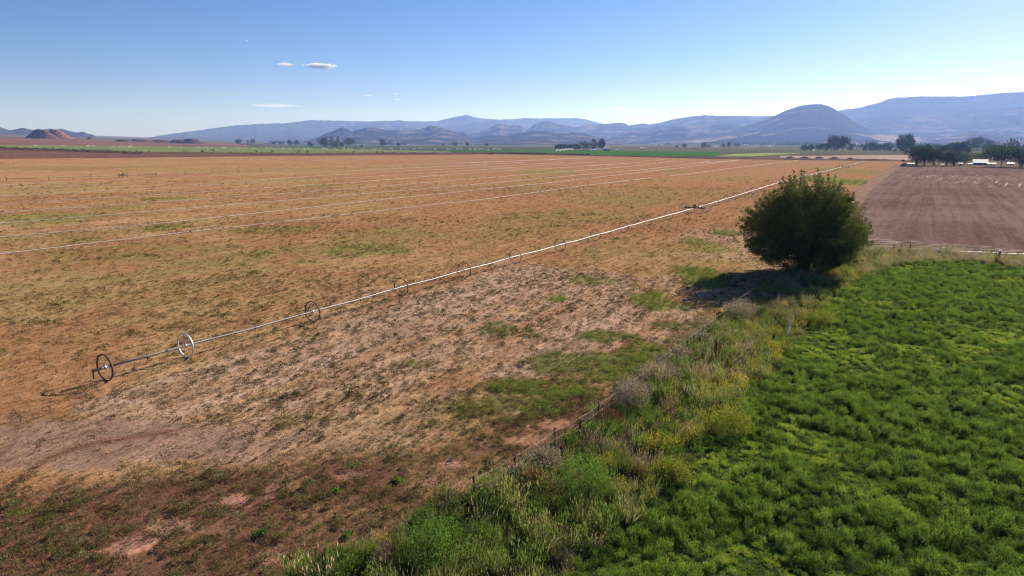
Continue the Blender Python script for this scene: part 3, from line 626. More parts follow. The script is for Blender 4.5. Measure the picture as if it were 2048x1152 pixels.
# ------------------------------------------------------------------ trees
bark = simple('bark', (.10, .075, .055), .95, var=.4, scale=6, bmp=.6)
def crown_np(r, clusters, leaf, per, spread, asp=.4):
    """clusters: (n,3) centres + outward dirs"""
    Cc, Dd, Ss = clusters; n = len(Cc)*per
    ci = np.repeat(np.arange(len(Cc)), per); P = Cc[ci]+r.normal(size=(n, 3))*Ss[ci][:, None]*spread
    d = Dd[ci]+r.normal(size=(n, 3))*.75; d /= np.linalg.norm(d, axis=1)[:, None]
    s_ = np.cross(d, r.normal(size=(n, 3))); s_ /= np.linalg.norm(s_, axis=1)[:, None]
    L = leaf*r.uniform(.6, 1.4, n)[:, None]; W = L*asp
    V = np.stack([P, P+d*L*.5+s_*W*.5, P+d*L, P+d*L*.5-s_*W*.5], 1).reshape(-1, 3); F = np.arange(n*4).reshape(n, 4)
    return V, F
def tree_mesh(seed, h, w, kind='round', leaf=.5, ncl=90, per=26, base_f=.12):
    """returns (trunk MB, crown V,F) for a tree h high and w wide at the origin"""
    r = np.random.default_rng(seed); tb = MB(); cl = []; dr = []; ss = []
    if kind == 'dead': ncl = 8
    if kind == 'multi': stems = [(r.uniform(-.12, .12)*w, r.uniform(-.1, .1)*w) for _ in range(4)]
    else: stems = [(0, 0)]
    cz = h*(base_f+(1-base_f)*.5); rz_ = h*(1-base_f)*.5
    lob = [(r.normal(0, .22)*w, r.normal(0, .22)*w, r.uniform(-.5, .75)*rz_, r.uniform(.26, .42)) for _ in range(7)]
    for i in range(ncl):
        if kind == 'column':
            t = r.uniform(0, 1); rad = w*.5*math.sin(math.pi*min(1, t*.85+.15))**.7*(.55+.45*r.uniform()); a = r.uniform(0, 6.283)
            p = np.array([rad*math.cos(a), rad*math.sin(a), h*(base_f+(1-base_f)*t*.97)]); d = np.array([math.cos(a)*.5, math.sin(a)*.5, 1])
        elif kind in ('round', 'multi', 'bush'):
            if r.uniform() < .62:
                L_ = lob[r.integers(0, 7)]; q = r.normal(size=3); q /= np.linalg.norm(q); q *= r.uniform(.5, 1)**.5
                p = np.array([L_[0]+q[0]*w*L_[3]*.8, L_[1]+q[1]*w*L_[3]*.8, cz+L_[2]*.75+q[2]*rz_*L_[3]*1.25])
            else:
                q = r.normal(size=3); q /= np.linalg.norm(q); q *= r.uniform(.2, 1)**.4*.88
                p = np.array([q[0]*w*.5, q[1]*w*.5, cz+q[2]*rz_])
            d = p-np.array([0, 0, cz-rz_*.5]); d /= np.linalg.norm(d)+1e-6
        elif kind == 'dead':
            a = r.uniform(0, 6.283); t = r.uniform(.6, 1); p = np.array([w*.3*math.cos(a), w*.3*math.sin(a), h*t]); d = np.array([0, 0, 1.])
        elif kind == 'spray':   # upward fountain of branches
            a = r.uniform(0, 6.283); q = r.uniform()**.5; t = r.uniform(.3, 1); p = np.array([w*.5*q*math.cos(a)*t, w*.5*q*math.sin(a)*t, h*(base_f+(1-base_f)*t*(1-.25*q*q))]); d = np.array([math.cos(a)*q, math.sin(a)*q, 1.1])
        cl.append(p); dr.append(d); ss.append(r.uniform(.6, 1.3))
    cl = np.array(cl); dr = np.array(dr); ss = np.array(ss)*w*.052
    cl[:, 2] = np.clip(cl[:, 2], h*base_f*.8, h)
    tr = max(.12, h*.022)
    for sx, sy in stems:
        top = (sx*1.5+r.normal(0, .02)*w, sy*1.5, h*.62); mid = (sx*1.1, sy*1.1, h*.3)
        tb.tube([(sx*.5, sy*.5, -.1), mid, top], [tr, tr*.7, tr*.3], 7)
        sel = r.choice(len(cl), min(10 if kind != 'dead' else 8, len(cl)), replace=False)
        for j in sel:
            b0 = Vector((sx*.8, sy*.8, h*r.uniform(.15, .45))); e = Vector(cl[j]); m = b0.lerp(e, .5)+Vector((0, 0, -.04*h))
            tb.tube([b0, m, e], [tr*.4, tr*.28, tr*.08], 5)
    V, F = crown_np(r, (cl, dr, ss), leaf, per, 1.0)
    V = V.copy(); z1 = np.percentile(V[:, 2], 99.3); V[:, 2] *= h/z1
    for k in (0, 1): lo, hi = np.percentile(V[:, k], (1, 99)); V[:, k] = (V[:, k]-(lo+hi)/2)*w/(hi-lo)
    return tb, V, F
def leafm(name, a_, b_, tr=.3): return leaf_mat(name, [a_, b_], tr, tscale=.35)
LM = dict(dark=leafm('dark leaf', (.018, .032, .012), (.035, .055, .02)), mid=leafm('mid leaf', (.035, .06, .018), (.065, .095, .03)),
          light=leafm('light leaf', (.07, .10, .025), (.13, .16, .045)), poplar=leafm('pale poplar leaf', (.11, .15, .05), (.18, .21, .09)), blue=leafm('haze tinted leaf', (.03, .05, .03), (.05, .075, .04)))  # blue: distance haze tinted into the leaf colour itself
TP = {}
def tree(u, vb, vt, wpx, kind, col, label, group=None, name='tree', seed=None, pos=None):
    p = G(u, vb) if pos is None else pos; dp = depth(p); h = (vb-vt)/FPX*dp*1.02; w = wpx/FPX*dp
    key = (kind, col, seed if seed is not None else random.randrange(3), round(math.log(h/w)*2.5))
    if key not in TP:
        H = 10.0; Wd = H/math.exp(key[3]/2.5)
        tb, V, F = tree_mesh(hash((kind, key[2]))%1000 if False else (len(TP)*13+5), H, Wd, kind, leaf=.62, ncl=170 if kind != 'column' else 90, per=26, base_f={'round': .03, 'bush': .0, 'column': .03, 'multi': .06, 'dead': .3, 'spray': .12}[kind])
        me = mesh_np('crown', V, F); tm = bpy.data.meshes.new('trunk'); tm.from_pydata(tb.v, [], tb.f)
        me.materials.append(LM[col]); tm.materials.append(bark); TP[key] = (me, tm, H, Wd)
    me, tm, H, Wd = TP[key]
    o = empty(name, p, random.uniform(0, 6.28)); o.scale = (w/Wd, w/Wd, h/H)
    link_mesh('crown', me, None, o); link_mesh('trunk', tm, None, o)
    tag(o, label, 'bush' if name == 'bush' else 'tree', group); return o
# --- the big willow by the fence
rw = np.random.default_rng(5); BT = G(1606, 545)
cl = []; dr = []; ss = []; tb = MB(); H = 11.0; RX = 6.8
for s_ in range(7):
    a = s_*.9+.3; tb.tube([(.25*math.cos(a), .25*math.sin(a), -.2), (.9*math.cos(a), .9*math.sin(a), 2.2), (2.2*math.cos(a), 2.2*math.sin(a), 5.6)], [.26, .17, .06], 7)
for i in range(1750):
    a = rw.uniform(0, 6.283); ce = rw.uniform(-.75, 1); q = math.sqrt(max(0, 1-ce*ce)); irr = .65+.62*float(fbm(np.array([a*2.3+10]), np.array([ce*3+3]), 7, 2)[0])
    R_ = irr*rw.uniform(.02, 1)**.33; taper = 1-.42*max(0, -ce-.1)
    p = np.array([RX*q*math.cos(a)*R_*taper, RX*.92*q*math.sin(a)*R_*taper, 4.6+ce*(H-4.6 if ce > 0 else 5.6)*R_])
    d = np.array([math.cos(a)*q, math.sin(a)*q, max(ce, 0)*.9+.35]); d /= np.linalg.norm(d)
    for k in range(4 if i % 3 == 0 else 3): cl.append(p+d*k*.5+rw.normal(0, .07, 3)); dr.append(d); ss.append(.22-.045*k)
    if i % 9 == 0: tb.tube([(p*.25+np.array([0, 0, 1.2])), p*.6+np.array([0, 0, .8]), p*.95], [.05, .025, .008], 4)
cl = np.array(cl); cl[:, 2] = np.maximum(cl[:, 2], .5)
V, F = crown_np(rw, (cl, np.array(dr), np.array(ss)), .21, 30, 1.0, .34)
bt = empty('willow_tree', BT); wl_m = leaf_mat('willow leaf', [(.042, .056, .016), (.085, .105, .028), (.16, .18, .048)], .4, tscale=.7)
link_mesh('crown', mesh_np('crown', V, F), wl_m, bt); tb.build('trunk', bark, bt)
tag(bt, 'large dark rounded willow standing at the end of the green crop field', 'tree')

# ------------------------------------------------------------------ wheel lines
alu = simple('aluminium pipe', (.25, .24, .25), .5, metal=.5, var=.12, scale=8, spec=.3)
galv = simple('galvanised steel', (.55, .55, .56), .45, metal=.8, var=.15, scale=10)
rust = simple('rusty steel', (.10, .055, .04), .7, metal=.3, var=.4, scale=20)
darkm = simple('dark fitting', (.03, .028, .027), .6, var=.2)
yel = simple('faded yellow paint', (.42, .25, .05), .6, var=.25, scale=4)
wh = simple('white paint', (.78, .78, .76), .5, var=.08)
WR = .97
def wheel_meshes(rm):
    a = MB(); a.ring((0, 0, 0), (1, 0, 0), WR-.04, .040, 40, 6, 2.0); rim = bpy.data.meshes.new('rim'); rim.from_pydata(a.v, [], a.f); rim.materials.append(rm); smooth_shade(rim)
    b = MB(); b.ring((0, 0, 0), (1, 0, 0), .11, .03, 14, 5, 2.5)
    for i in range(10):
        t = i*math.pi/5+.1; s_ = .09 if i % 2 else -.09
        b.tube([(s_, .1*math.cos(t), .1*math.sin(t)), (0, (WR-.04)*math.cos(t), (WR-.04)*math.sin(t))], .007, 4)
    for s_ in (-.16, .16): b.tube([(s_-.03, 0, 0), (s_+.03, 0, 0)], .1, 8)
    hub = bpy.data.meshes.new('wheel'); hub.from_pydata(b.v, [], b.f); hub.materials.append(galv); return hub, rim
WHR = wheel_meshes(rust); WHG = wheel_meshes(galv)
sprm = MB(); sprm.tube([(0, 0, .02), (0, 0, .24)], .02, 5); sprm.tube([(-.07, 0, .25), (.12, 0, .29)], .028, 5); sprm.tube([(0, 0, -.06), (0, 0, -.24)], .035, 6); sprm.ring((0, 0, 0), (1, 0, 0), .085, .03, 12, 5, 1.5)
spr_me = bpy.data.meshes.new('sprinkler'); spr_me.from_pydata(sprm.v, [], sprm.f); spr_me.materials.append(darkm)
def mover(parent, p, ang):
    f = MB()
    M_ = Matrix.Translation(p) @ Matrix.Rotation(ang, 4, 'Z')     # local x along the pipe
    for sx in (-.75, .75): f.box(sx-.06, -2.6, -.12, sx+.06, 2.6, .02, M_)
    for sy in (-2.6, -1.0, 1.0, 2.6): f.box(-.8, sy-.05, -.115, .8, sy+.05, .015, M_)
    f.build('frame', rust, parent)
    e = MB(); e.box(-.45, -.5, .05, .45, .5, .5, M_); e.box(-.3, -.35, .5, .3, .35, .78, M_); e.tube([M_ @ Vector((.2, .42, .5)), M_ @ Vector((.2, .42, 1.0))], .03, 6); e.build('engine_cover', yel, parent)
    t = MB(); t.tube([M_ @ Vector((-.4, -.9, .25)), M_ @ Vector((.4, -.9, .25))], .18, 10); t.build('fuel_tank', yel, parent)
    for sy in (-2.6, 2.6):
        for sx in (-.9, .9):
            w_ = link_mesh('wheel', WHR[0], None, parent); w_.matrix_local = M_ @ Matrix.Translation((sx, sy, 0)); link_mesh('rim', WHR[1], None, w_)
def wheel_line(px, wheels_px, spacing, mover_px, label, galv_i=(), zoff=0, until=1e9):
    """px: picture points of the pipe axle"""
    P = [G(a, b, WR) for a, b in px]; P = [Vector((p.x, p.y, p.z+WR)) for p in P]
    o = empty('wheel_line', (P[0].x, P[0].y, float(tz(P[0].x, P[0].y)))); off = Vector(o.location)
    L = [0]
    for a, b in zip(P, P[1:]): L.append(L[-1]+(b-a).length)
    def at(s):
        for i in range(len(P)-1):
            if s <= L[i+1] or i == len(P)-2:
                t = (s-L[i])/(L[i+1]-L[i]); d = (P[i+1]-P[i]).normalized(); return P[i].lerp(P[i+1], t), math.atan2(d.y, d.x)
    def sof(u, v):
        q = G(u, v, WR); q = Vector((q.x, q.y, q.z+WR)); best = min((((at(s)[0]-q).length), s) for s in np.arange(0, L[-1], .5)); return best[1]
    ws = [sof(*w_) for w_ in wheels_px] if wheels_px else [2.0]
    while ws[-1]+spacing < L[-1]: ws.append(ws[-1]+spacing)
    ms = sof(*mover_px) if mover_px else None
    if ms: ws = [w_ for w_ in ws if abs(w_-ms) > 3]
    tb = MB(); pts = []
    for s in np.arange(0, L[-1], 4.1):
        q, a = at(s); near = min(abs(s-w_) for w_ in ws); sag = -.08*min(1, near/6)**2
        pts.append(q-off+Vector((0, 0, sag)))
    pts.append(P[-1]-off); tb.tube(pts, .08, 8); tb.build('pipe', alu, o, True)
    for i, s in enumerate(ws[:96]):
        q, a = at(s); hb, rm = WHG if i in galv_i else WHR
        w_ = link_mesh('wheel', hb, None, o); w_.location = q-off; w_.rotation_euler = (random.uniform(0, 6), 0, a); link_mesh('rim', rm, None, w_)
        if i in galv_i: w_['label'] = 'bright galvanised wheel of the long irrigation line'
        if i+1 < len(ws):
            s2 = (s+ws[i+1])/2; q, a = at(s2); k_ = link_mesh('sprinkler', spr_me, None, o); k_.location = q-off+Vector((0, 0, -.1)); k_.rotation_euler = (0, 0, a)
    if ms: q, a = at(ms); mover(o, q-off+Vector((0, 0, .12)), a)
    e = MB(); q, a = at(0); q = q-off; dd = Vector((math.cos(a), math.sin(a), 0)); e.tube([q-dd*.35, q+dd*.1], .11, 8); e.tube([q-dd*.3, q-dd*.32+Vector((0, 0, -.55))], .05, 6); e.build('end_valve', darkm, o)
    return tag(o, label, 'irrigation line')
wheel_line([(195, 739), (373, 690.5), (622, 624), (801, 574.5), (930, 540), (1031, 512.5), (1115, 491), (1200, 468), (1300, 440), (1390, 416), (1470, 392), (1560, 364), (1588, 357)],
           [(215, 734), (373, 690.5), (622, 624), (801, 574.5), (930, 540), (1031, 512.5)], 12.6, (1390, 416), 'nearest long wheeled irrigation pipe crossing the dry field, starting at two large hoop wheels', galv_i=(1,))
wheel_line([(1590, 355.5), (1640, 345), (1683, 334), (1708, 328), (1730, 322)], None, 12.6, (1686, 333.5), 'far wheeled irrigation pipe running from above the big willow to the dirt berm')
wheel_line([(-160, 361), (0, 358), (97, 355.5), (180, 353), (245, 350.5), (312, 348.5), (372, 346), (423, 343.5), (522, 340.5), (645, 336), (760, 332), (900, 327), (1100, 319), (1175, 315.5)],
           [(13, 358), (97, 355.5), (180, 353), (232, 351), (258, 350), (312, 348.5), (372, 346), (423, 343.5), (478, 342), (522, 340.5), (565, 339), (605, 337.5), (645, 336)], 17, (246, 350.5), 'distant dark wheeled line with a yellow mover, far left of the dry field')

# --- pipes lying on the field
pipe_m = simple('sunlit pipe', (.50, .49, .50), .65, metal=.1, var=.1, scale=.3, spec=.2)  # pale diffuse tone stands in for sun glints on the aluminium
def lay_pipe(px, label, gap_from=900, r_=.058, gaps=.22, name='irrigation_pipe', mat=None, grp='long irrigation pipes laid across the dry field'):
    P = [G(a, b) for a, b in px]; mb = MB(); o0 = P[0].copy(); first = True
    for a, b in zip(P, P[1:]):
        n = max(1, int((b-a).length/12.2))
        for i in range(n):
            q0, q1 = a.lerp(b, i/n), a.lerp(b, (i+1)/n); u = float(proj(q0.x, q0.y)[0])
            pass
            dz = Vector((0, 0, .16)); q0 = Vector((q0.x, q0.y, float(tz(q0.x, q0.y)))); q1 = Vector((q1.x, q1.y, float(tz(q1.x, q1.y))))
            rr = r_*(1+.0*u); mb.tube([q0-o0+dz, q0.lerp(q1, .5)-o0+dz+Vector((0, 0, -.02)), q1-o0+dz], rr, 6, False)
            mb.tube([q1-o0+dz-(q1-q0).normalized()*.15, q1-o0+dz+(q1-q0).normalized()*.15], rr*1.4, 6, False)
    o = mb.build(name, mat or pipe_m, None, True); o.location = o0; return tag(o, label, 'pipe', grp)
PIPES = [([(-250, 540), (0, 510), (350, 468), (560, 445), (780, 420), (965, 400), (1160, 373), (1302, 356)], 'pipe on the field, nearest of the white lines above the wheeled line'),
 ([(1340, 352), (1400, 345), (1480, 335), (1520, 330), (1595, 321)], 'far white pipe ending below the first dirt heap at the field end'),
 ([(-250, 500), (0, 476), (300, 450), (600, 418), (700, 407), (785, 398), (1085, 367.5), (1239, 350), (1360, 336), (1475, 320)], 'second white pipe up from the wheeled line, broken near the middle'),
 ([(-250, 470), (0, 448), (300, 424), (600, 399), (839, 379), (1100, 356), (1179, 348.5), (1287, 340), (1420, 323)], 'third white pipe up, passing a green patch near its far end'),
 ([(-250, 445), (0, 425.5), (444, 396.5), (700, 378), (1078, 347.6), (1267, 333), (1350, 322)], 'fourth white pipe up across the orange field'),
 ([(-250, 425), (0, 408.5), (350, 388), (700, 366), (928, 347), (1120, 336), (1290, 324.5)], 'fifth white pipe up across the orange field'),
 ([(-250, 408), (0, 393), (350, 375), (700, 356), (900, 344), (1190, 324.5)], 'sixth white pipe up across the orange field'),
 ([(-250, 393), (0, 379.5), (512, 360.6), (700, 348), (950, 335.5), (1130, 325)], 'seventh white pipe up, near the distant dark wheels'),
 ([(-250, 383), (0, 371), (307, 357), (700, 342), (1050, 325)], 'topmost white pipe just below the distant dark wheels')]
for px, lb in PIPES: lay_pipe(px, lb)
for a_, b_, c_, d_, lb in ((1180, 331, 1250, 327.5, 'left'), (1290, 321.5, 1330, 319, 'middle'), (1400, 326.5, 1480, 320.5, 'right')):
    lay_pipe([(a_, b_), (c_, d_)], 'short far pipe, %s one of three at the field end' % lb, gap_from=9999)
lay_pipe([(1880, 505.5), (1960, 508), (2048, 512), (2300, 523)], 'bright white pipe lying beside the wire fence behind the green crop', gap_from=9999, r_=.16, grp=None, mat=simple('white main pipe', (.85, .86, .86), .35, metal=.2, var=.04))
# ------------------------------------------------------------------ fences
wood = simple('weathered post wood', (.075, .058, .045), .9, var=.4, scale=8, bmp=.5)
wire_m = simple('fence wire', (.30, .28, .26), .7, metal=.1, var=.1)
def post_mesh(h, r=.06):
    b = MB(); b.tube([(0, 0, -.3), (0, 0, h*.5), (0, 0, h)], [r*1.1, r, r*.9], 7); me = bpy.data.meshes.new('post'); me.from_pydata(b.v, [], b.f); me.materials.append(wood); return me
def fence(posts, label, h, lean=None, nw=4, r=.06, wr=.008, extra=()):
    P = [G(a, b) for a, b in posts]; o = empty('wire_fence', P[0]); pm_ = post_mesh(h, r)
    tops = []
    for i, p in enumerate(P):
        q = link_mesh('post', pm_, None, o); q.location = p-P[0]; lx = (lean or {}).get(i, (random.uniform(-.06, .06), random.uniform(-.06, .06)))
        q.rotation_euler = (lx[0], lx[1], 0); tops.append(q)
    for k in range(nw):
        z = h*(.28+.68*k/(nw-1)); mb = MB(); pts = []
        for i, p in enumerate(P):
            pts.append(p-P[0]+Vector((.07, 0, z)))
            if i+1 < len(P): m = p.lerp(P[i+1], .5)-P[0]; pts.append(m+Vector((.07, random.uniform(-.03, .03), z-random.uniform(.02, .14))))
        mb.tube(pts, wr, 4); mb.build('wire', wire_m, o)
    return tag(o, label, 'fence')
fence([(950, 1008), (1028, 962), (1110, 905), (1155, 880), (1197, 848), (1262, 800), (1310, 757), (1345, 727), (1372, 708), (1405, 682), (1437, 656), (1461, 635), (1484, 616), (1501, 604)],
      'old wire fence with dark posts half buried in dry weeds along the field edge', 1.35, {7: (.1, -.12), 3: (.2, .1)}, nw=3, wr=.007, r=.055)
fence([(1735, 497), (1787, 503), (1803, 502.5), (1820, 503), (1878, 506), (1918, 510.5), (1975, 513), (2003, 520), (2110, 528), (2220, 536)], 'sagging wire fence with leaning posts along the red ploughed field', 1.15,
      {5: (.25, 1.0), 6: (.1, .45), 7: (.1, .5), 4: (0, .12)}, nw=3, r=.07)
sq_ = G(1996, 527); o = empty('valve_post', sq_); b = MB(); b.tube([(0, 0, -.2), (0, 0, 1.7)], [.15, .13], 9); b.tube([(-.4, .1, -.1), (-.35, .1, 1.5)], .06, 6); b.build('post', wood, o); b = MB(); b.tube([(0, 0, 1.7), (0, 0, 1.8)], [.18, .12], 9); b.box(-.16, -.05, 1.42, .16, .05, 1.5); b.build('cap', wh, o)
tag(o, 'thick dark post with a white cap in the grass behind the crop', 'post')
sq_ = G(1576, 674); o = empty('riser_pipe', sq_); b = MB(); b.tube([(-.35, -.5, .25), (0, 0, .55), (.3, .55, .95)], .06, 7); b.build('pipe', wh, o); b = MB(); b.tube([(.3, .55, .95), (.36, .62, 1.12)], .09, 7); b.build('nozzle', wh, o)
tag(o, 'short slanting white pipe sticking out of yellow weeds beside the crop', 'pipe')
# ------------------------------------------------------------------ individual weeds and bushes by the fence
def bushobj(name, u, v, wpx, hpx, mat, label, n=1400, leaf=.09, ntwig=110, spiky=.5, flat=.8, cat='bush', group=None, z=0):
    p = G(u, v); dp = depth(p); V, F = bush_mesh_np(int(u), n=n, rx=wpx/2/FPX*dp, hz_=hpx/FPX*dp, leaf=leaf, ntwig=ntwig, spiky=spiky, flat=flat)
    me = mesh_np(name, V, F); o = link_mesh(name, me, mat); o.location = p; return tag(o, label, cat, group)
def solid_leaf(name, cols, tr): return leaf_mat(name, cols, tr, tscale=2.5)
s_dead = solid_leaf('grey pink dead twigs', [(.22, .165, .12), (.38, .30, .22), (.50, .42, .33)], .25)
s_brn = solid_leaf('orange brown dead leaf', [(.14, .07, .035), (.26, .14, .07)], .2)
s_dock = solid_leaf('dark red seed stalk', [(.06, .018, .012), (.12, .04, .025)], .15)
s_grn = solid_leaf('fresh green leaf', [(.09, .17, .03), (.16, .28, .05)], .45)
s_ylw = solid_leaf('yellow green leaf', [(.16, .19, .03), (.28, .29, .05)], .45)
for u, v, w_, h_, lb in ((1268, 815, 95, 62, 'biggest pinkish grey dead tumbleweed against the fence beside the bare red ground'), (1318, 768, 95, 42, 'wide low dead tumbleweed heap just above the biggest one along the fence'),
                         (1362, 722, 60, 30, 'grey dead tumbleweed caught under the dark fence posts'), (1478, 640, 75, 42, 'pale dead tumbleweed at the edge of the willow shade by the fence end'),
                         (1400, 690, 50, 26, 'small dead tumbleweed between the fence posts above the middle'), (1430, 668, 45, 25, 'small dead tumbleweed beside the dark red stalks near the fence'),
                         (1090, 932, 85, 34, 'low grey dead tumbleweed lying on the lower part of the fence'), (1040, 965, 60, 36, 'dead grey brush around the lowest visible fence post'), (985, 1000, 60, 32, 'dry white grey brush at the lower end of the fence')):
    bushobj('tumbleweed', u, v, w_, h_, s_dead, lb, n=2600, leaf=.13, ntwig=260, spiky=.8, flat=.7, group='dead tumbleweeds along the fence')
for u, v, w_, h_, lb in ((1068, 985, 90, 50, 'orange brown dead bush beside the lower fence post'), (1218, 850, 75, 34, 'rusty brown dry bush below the biggest tumbleweed')):
    bushobj('bush', u, v, w_, h_, s_brn, lb, n=2400, leaf=.1, ntwig=200, group='orange brown dry bushes')
for u, v, w_, h_, lb in ((1433, 728, 34, 48, 'dark red seed stalks standing in the middle of the green verge'), (1437, 655, 16, 34, 'dark red stalks just outside the fence below the tree shade'), (1745, 522, 50, 20, 'row of reddish stalks between the willow and the yellow grass')):
    bushobj('dock_plant', u, v, w_, h_, s_dock, lb, n=700, leaf=.1, ntwig=16, spiky=.12, flat=.1, cat='plant', group='dark red weeds')
for u, v, w_, lb in ((795, 963, 28, 'bright broad leaved green plant alone on the red soil, highest of four'), (672, 986, 22, 'small broad leaved green plant left of the brightest one'), (520, 1070, 26, 'bright little green plant near the bottom pink bare patch'), (697, 1072, 20, 'pale stemmed small plant close to the green verge')):
    bushobj('green_plant', u, v, w_*.8, 5, s_grn, lb, n=110, leaf=.17, ntwig=14, spiky=.3, cat='plant')
for u, v, w_, h_, m_, lb in ((1170, 990, 150, 95, s_grn, 'big upright bright green weed bush in the lower verge'), (880, 1120, 190, 90, s_grn, 'tall bright green weed clump at the bottom edge of the verge'), (1460, 870, 110, 60, s_ylw, 'yellow green weed bush touching the crop in the middle of the verge'), (1345, 965, 90, 50, s_ylw, 'golden green weed mound beside the crop low in the verge'), (1640, 650, 80, 34, s_ylw, 'yellow weed mound below the willow shade at the crop edge')):
    bushobj('bush', u, v, w_, h_, m_, lb, n=3800, leaf=.1, ntwig=260, spiky=.5, flat=.75)

# ------------------------------------------------------------------ earth heaps and berms
def heap(name, u0, u1, vb, vt, mat, label, aspect=.7, peaks=1, seed=1, flat=.0, cat='dirt mound', group=None):
    c = G((u0+u1)/2, vb); dp = depth(c); w = (u1-u0)/FPX*dp; h = (vb-vt)/FPX*dp; nx = 70; ny = 34
    x = np.linspace(-1.05, 1.05, nx); y = np.linspace(-1.05, 1.05, ny); X, Y = np.meshgrid(x, y)
    r_ = np.sqrt(X**2+Y**2); pr = np.clip(1-r_, 0, 1)*(1+flat); pr = np.minimum(pr, 1-.12*(fbm(X*2+seed, Y*2, seed, 2)))
    n = fbm(X*4+seed, Y*4, seed+1, 4); gul = np.abs(fbm(np.arctan2(Y, X)*3+seed, r_*.8, seed+2, 3)-.5)
    Z = h*1.12*np.clip(pr*(1+.25*(n-.5)) - .35*gul*4*pr*(1-pr), 0, 1.1)
    V = np.stack([X*w/2, Y*w/2*aspect, Z-.15], 2).reshape(-1, 3); i = np.arange(ny-1)[:, None]*nx+np.arange(nx-1)[None]
    F = np.stack([i.ravel(), i.ravel()+1, i.ravel()+nx+1, i.ravel()+nx], 1); me = mesh_np(name, V, F); smooth_shade(me)
    o = link_mesh(name, me, mat); o.location = c; return tag(o, label, cat, group)
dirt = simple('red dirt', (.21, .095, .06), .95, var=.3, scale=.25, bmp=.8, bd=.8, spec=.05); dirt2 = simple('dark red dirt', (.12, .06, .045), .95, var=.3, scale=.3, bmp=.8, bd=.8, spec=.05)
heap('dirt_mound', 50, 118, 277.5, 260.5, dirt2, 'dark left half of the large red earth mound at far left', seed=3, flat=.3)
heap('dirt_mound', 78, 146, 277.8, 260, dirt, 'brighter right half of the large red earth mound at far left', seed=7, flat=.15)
heap('dirt_mound', 172, 190, 278, 273.5, dirt, 'tiny red earth heap right of the large mound', seed=9)
for i, (a_, b_, c_, d_) in enumerate(((226, 268, 283.5, 279.5), (250, 310, 284.2, 279), (290, 350, 285.2, 280.3), (335, 385, 286.5, 279.5), (355, 410, 287.2, 278.5))):
    heap('dirt_mound', a_, b_, c_, d_, dirt if i == 3 else dirt2, 'low red spoil heap, number %s from the left in the row behind the red field' % ['one', 'two', 'three', 'four', 'five'][i], seed=11+i, flat=.8, group='red spoil heaps')
for i, (a_, b_, c_, d_) in enumerate(((1568, 1592, 317, 312.8), (1596, 1622, 317.3, 313), (1626, 1651, 317.6, 313.2), (1655, 1682, 318, 314), (1690, 1711, 318.8, 315.2))):
    heap('dirt_mound', a_, b_, c_, d_, dirt2, 'dark earth heap behind the dry field, %s of five from the left' % ['first', 'second', 'third', 'fourth', 'fifth'][i], seed=21+i, flat=.3, group='five dark earth heaps')
def berm(px, h, w, mat, label, seed=1):
    P = [G(a, b) for a, b in px]; pts = []
    for a, b in zip(P, P[1:]):
        n = max(2, int((b-a).length/3.5)); pts += [a.lerp(b, i/n) for i in range(n)]
    V = []; F = []; m = 9
    for i, p in enumerate(pts):
        d = (pts[min(i+1, len(pts)-1)]-pts[max(i-1, 0)]); s_ = Vector((-d.y, d.x, 0)).normalized()
        hh = h*(.65+.7*float(fbm(np.array([i*.25]), np.array([seed*3.1]), seed, 3)[0]))
        for k in range(m):
            t = k/(m-1)*2-1; q = p+s_*t*w; V.append((q.x, q.y, float(tz(q.x, q.y))+hh*(1-abs(t)**1.4)*(1+.25*random.uniform(-1, 1))-.1))
    for i in range(len(pts)-1):
        for k in range(m-1): F.append((i*m+k, i*m+k+1, (i+1)*m+k+1, (i+1)*m+k))
    me = mesh_np('dirt_berm', V, F); smooth_shade(me); return tag(link_mesh('dirt_berm', me, mat), label, 'earth bank')
berm([(-300, 319), (0, 316), (250, 314.5), (500, 311.5), (750, 308.5), (1000, 307.5), (1180, 311)], 2.4, 7, dirt2, 'long low red earth bank along the far left edge of the dry field', 3)
berm([(1170, 311.5), (1300, 314.5), (1440, 318), (1600, 319.5), (1720, 321), (1815, 323)], 1.6, 6, dirt2, 'dark earth bank along the far right edge of the dry field', 5)
berm([(-300, 294), (0, 299), (100, 302), (200, 305.5), (285, 308)], 2.0, 6, dirt2, 'brush covered ditch bank slanting across the red ground at far left', 8)
# brush
s_brush = solid_leaf('sage brush leaf', [(.035, .04, .022), (.085, .085, .05)], .15)
def path_pts(px, n, jit):
    out = []
    for _ in range(n):
        t = random.random()*(len(px)-1); i = int(t); f = t-i; u = px[i][0]+(px[i+1][0]-px[i][0])*f; v = px[i][1]+(px[i+1][1]-px[i][1])*f+random.uniform(-jit, jit); out.append(G(u, v))
    return out
P = path_pts([(-200, 293), (0, 297), (100, 300), (200, 303), (285, 306)], 420, 2.6) + path_pts([(285, 305), (500, 307), (800, 306), (1000, 305.5)], 60, 1.0) + path_pts([(0, 275), (100, 277), (250, 281)], 60, 2)
V = []; F = []
for p in P:
    k = random.uniform(.7, 2.3); a, b = bush_mesh_np(random.randrange(999), n=60, rx=1.2*k, hz_=1.1*k, leaf=.5, ntwig=14); n0 = len(V); V += [(q[0]+p.x, q[1]+p.y, q[2]+p.z) for q in a]; F += [tuple(i+n0 for i in f) for f in b]
tag(link_mesh('brush', mesh_np('brush', V, F), s_brush), 'dark sage brush covering the ditch bank beyond the dry field', None, None, 'stuff')
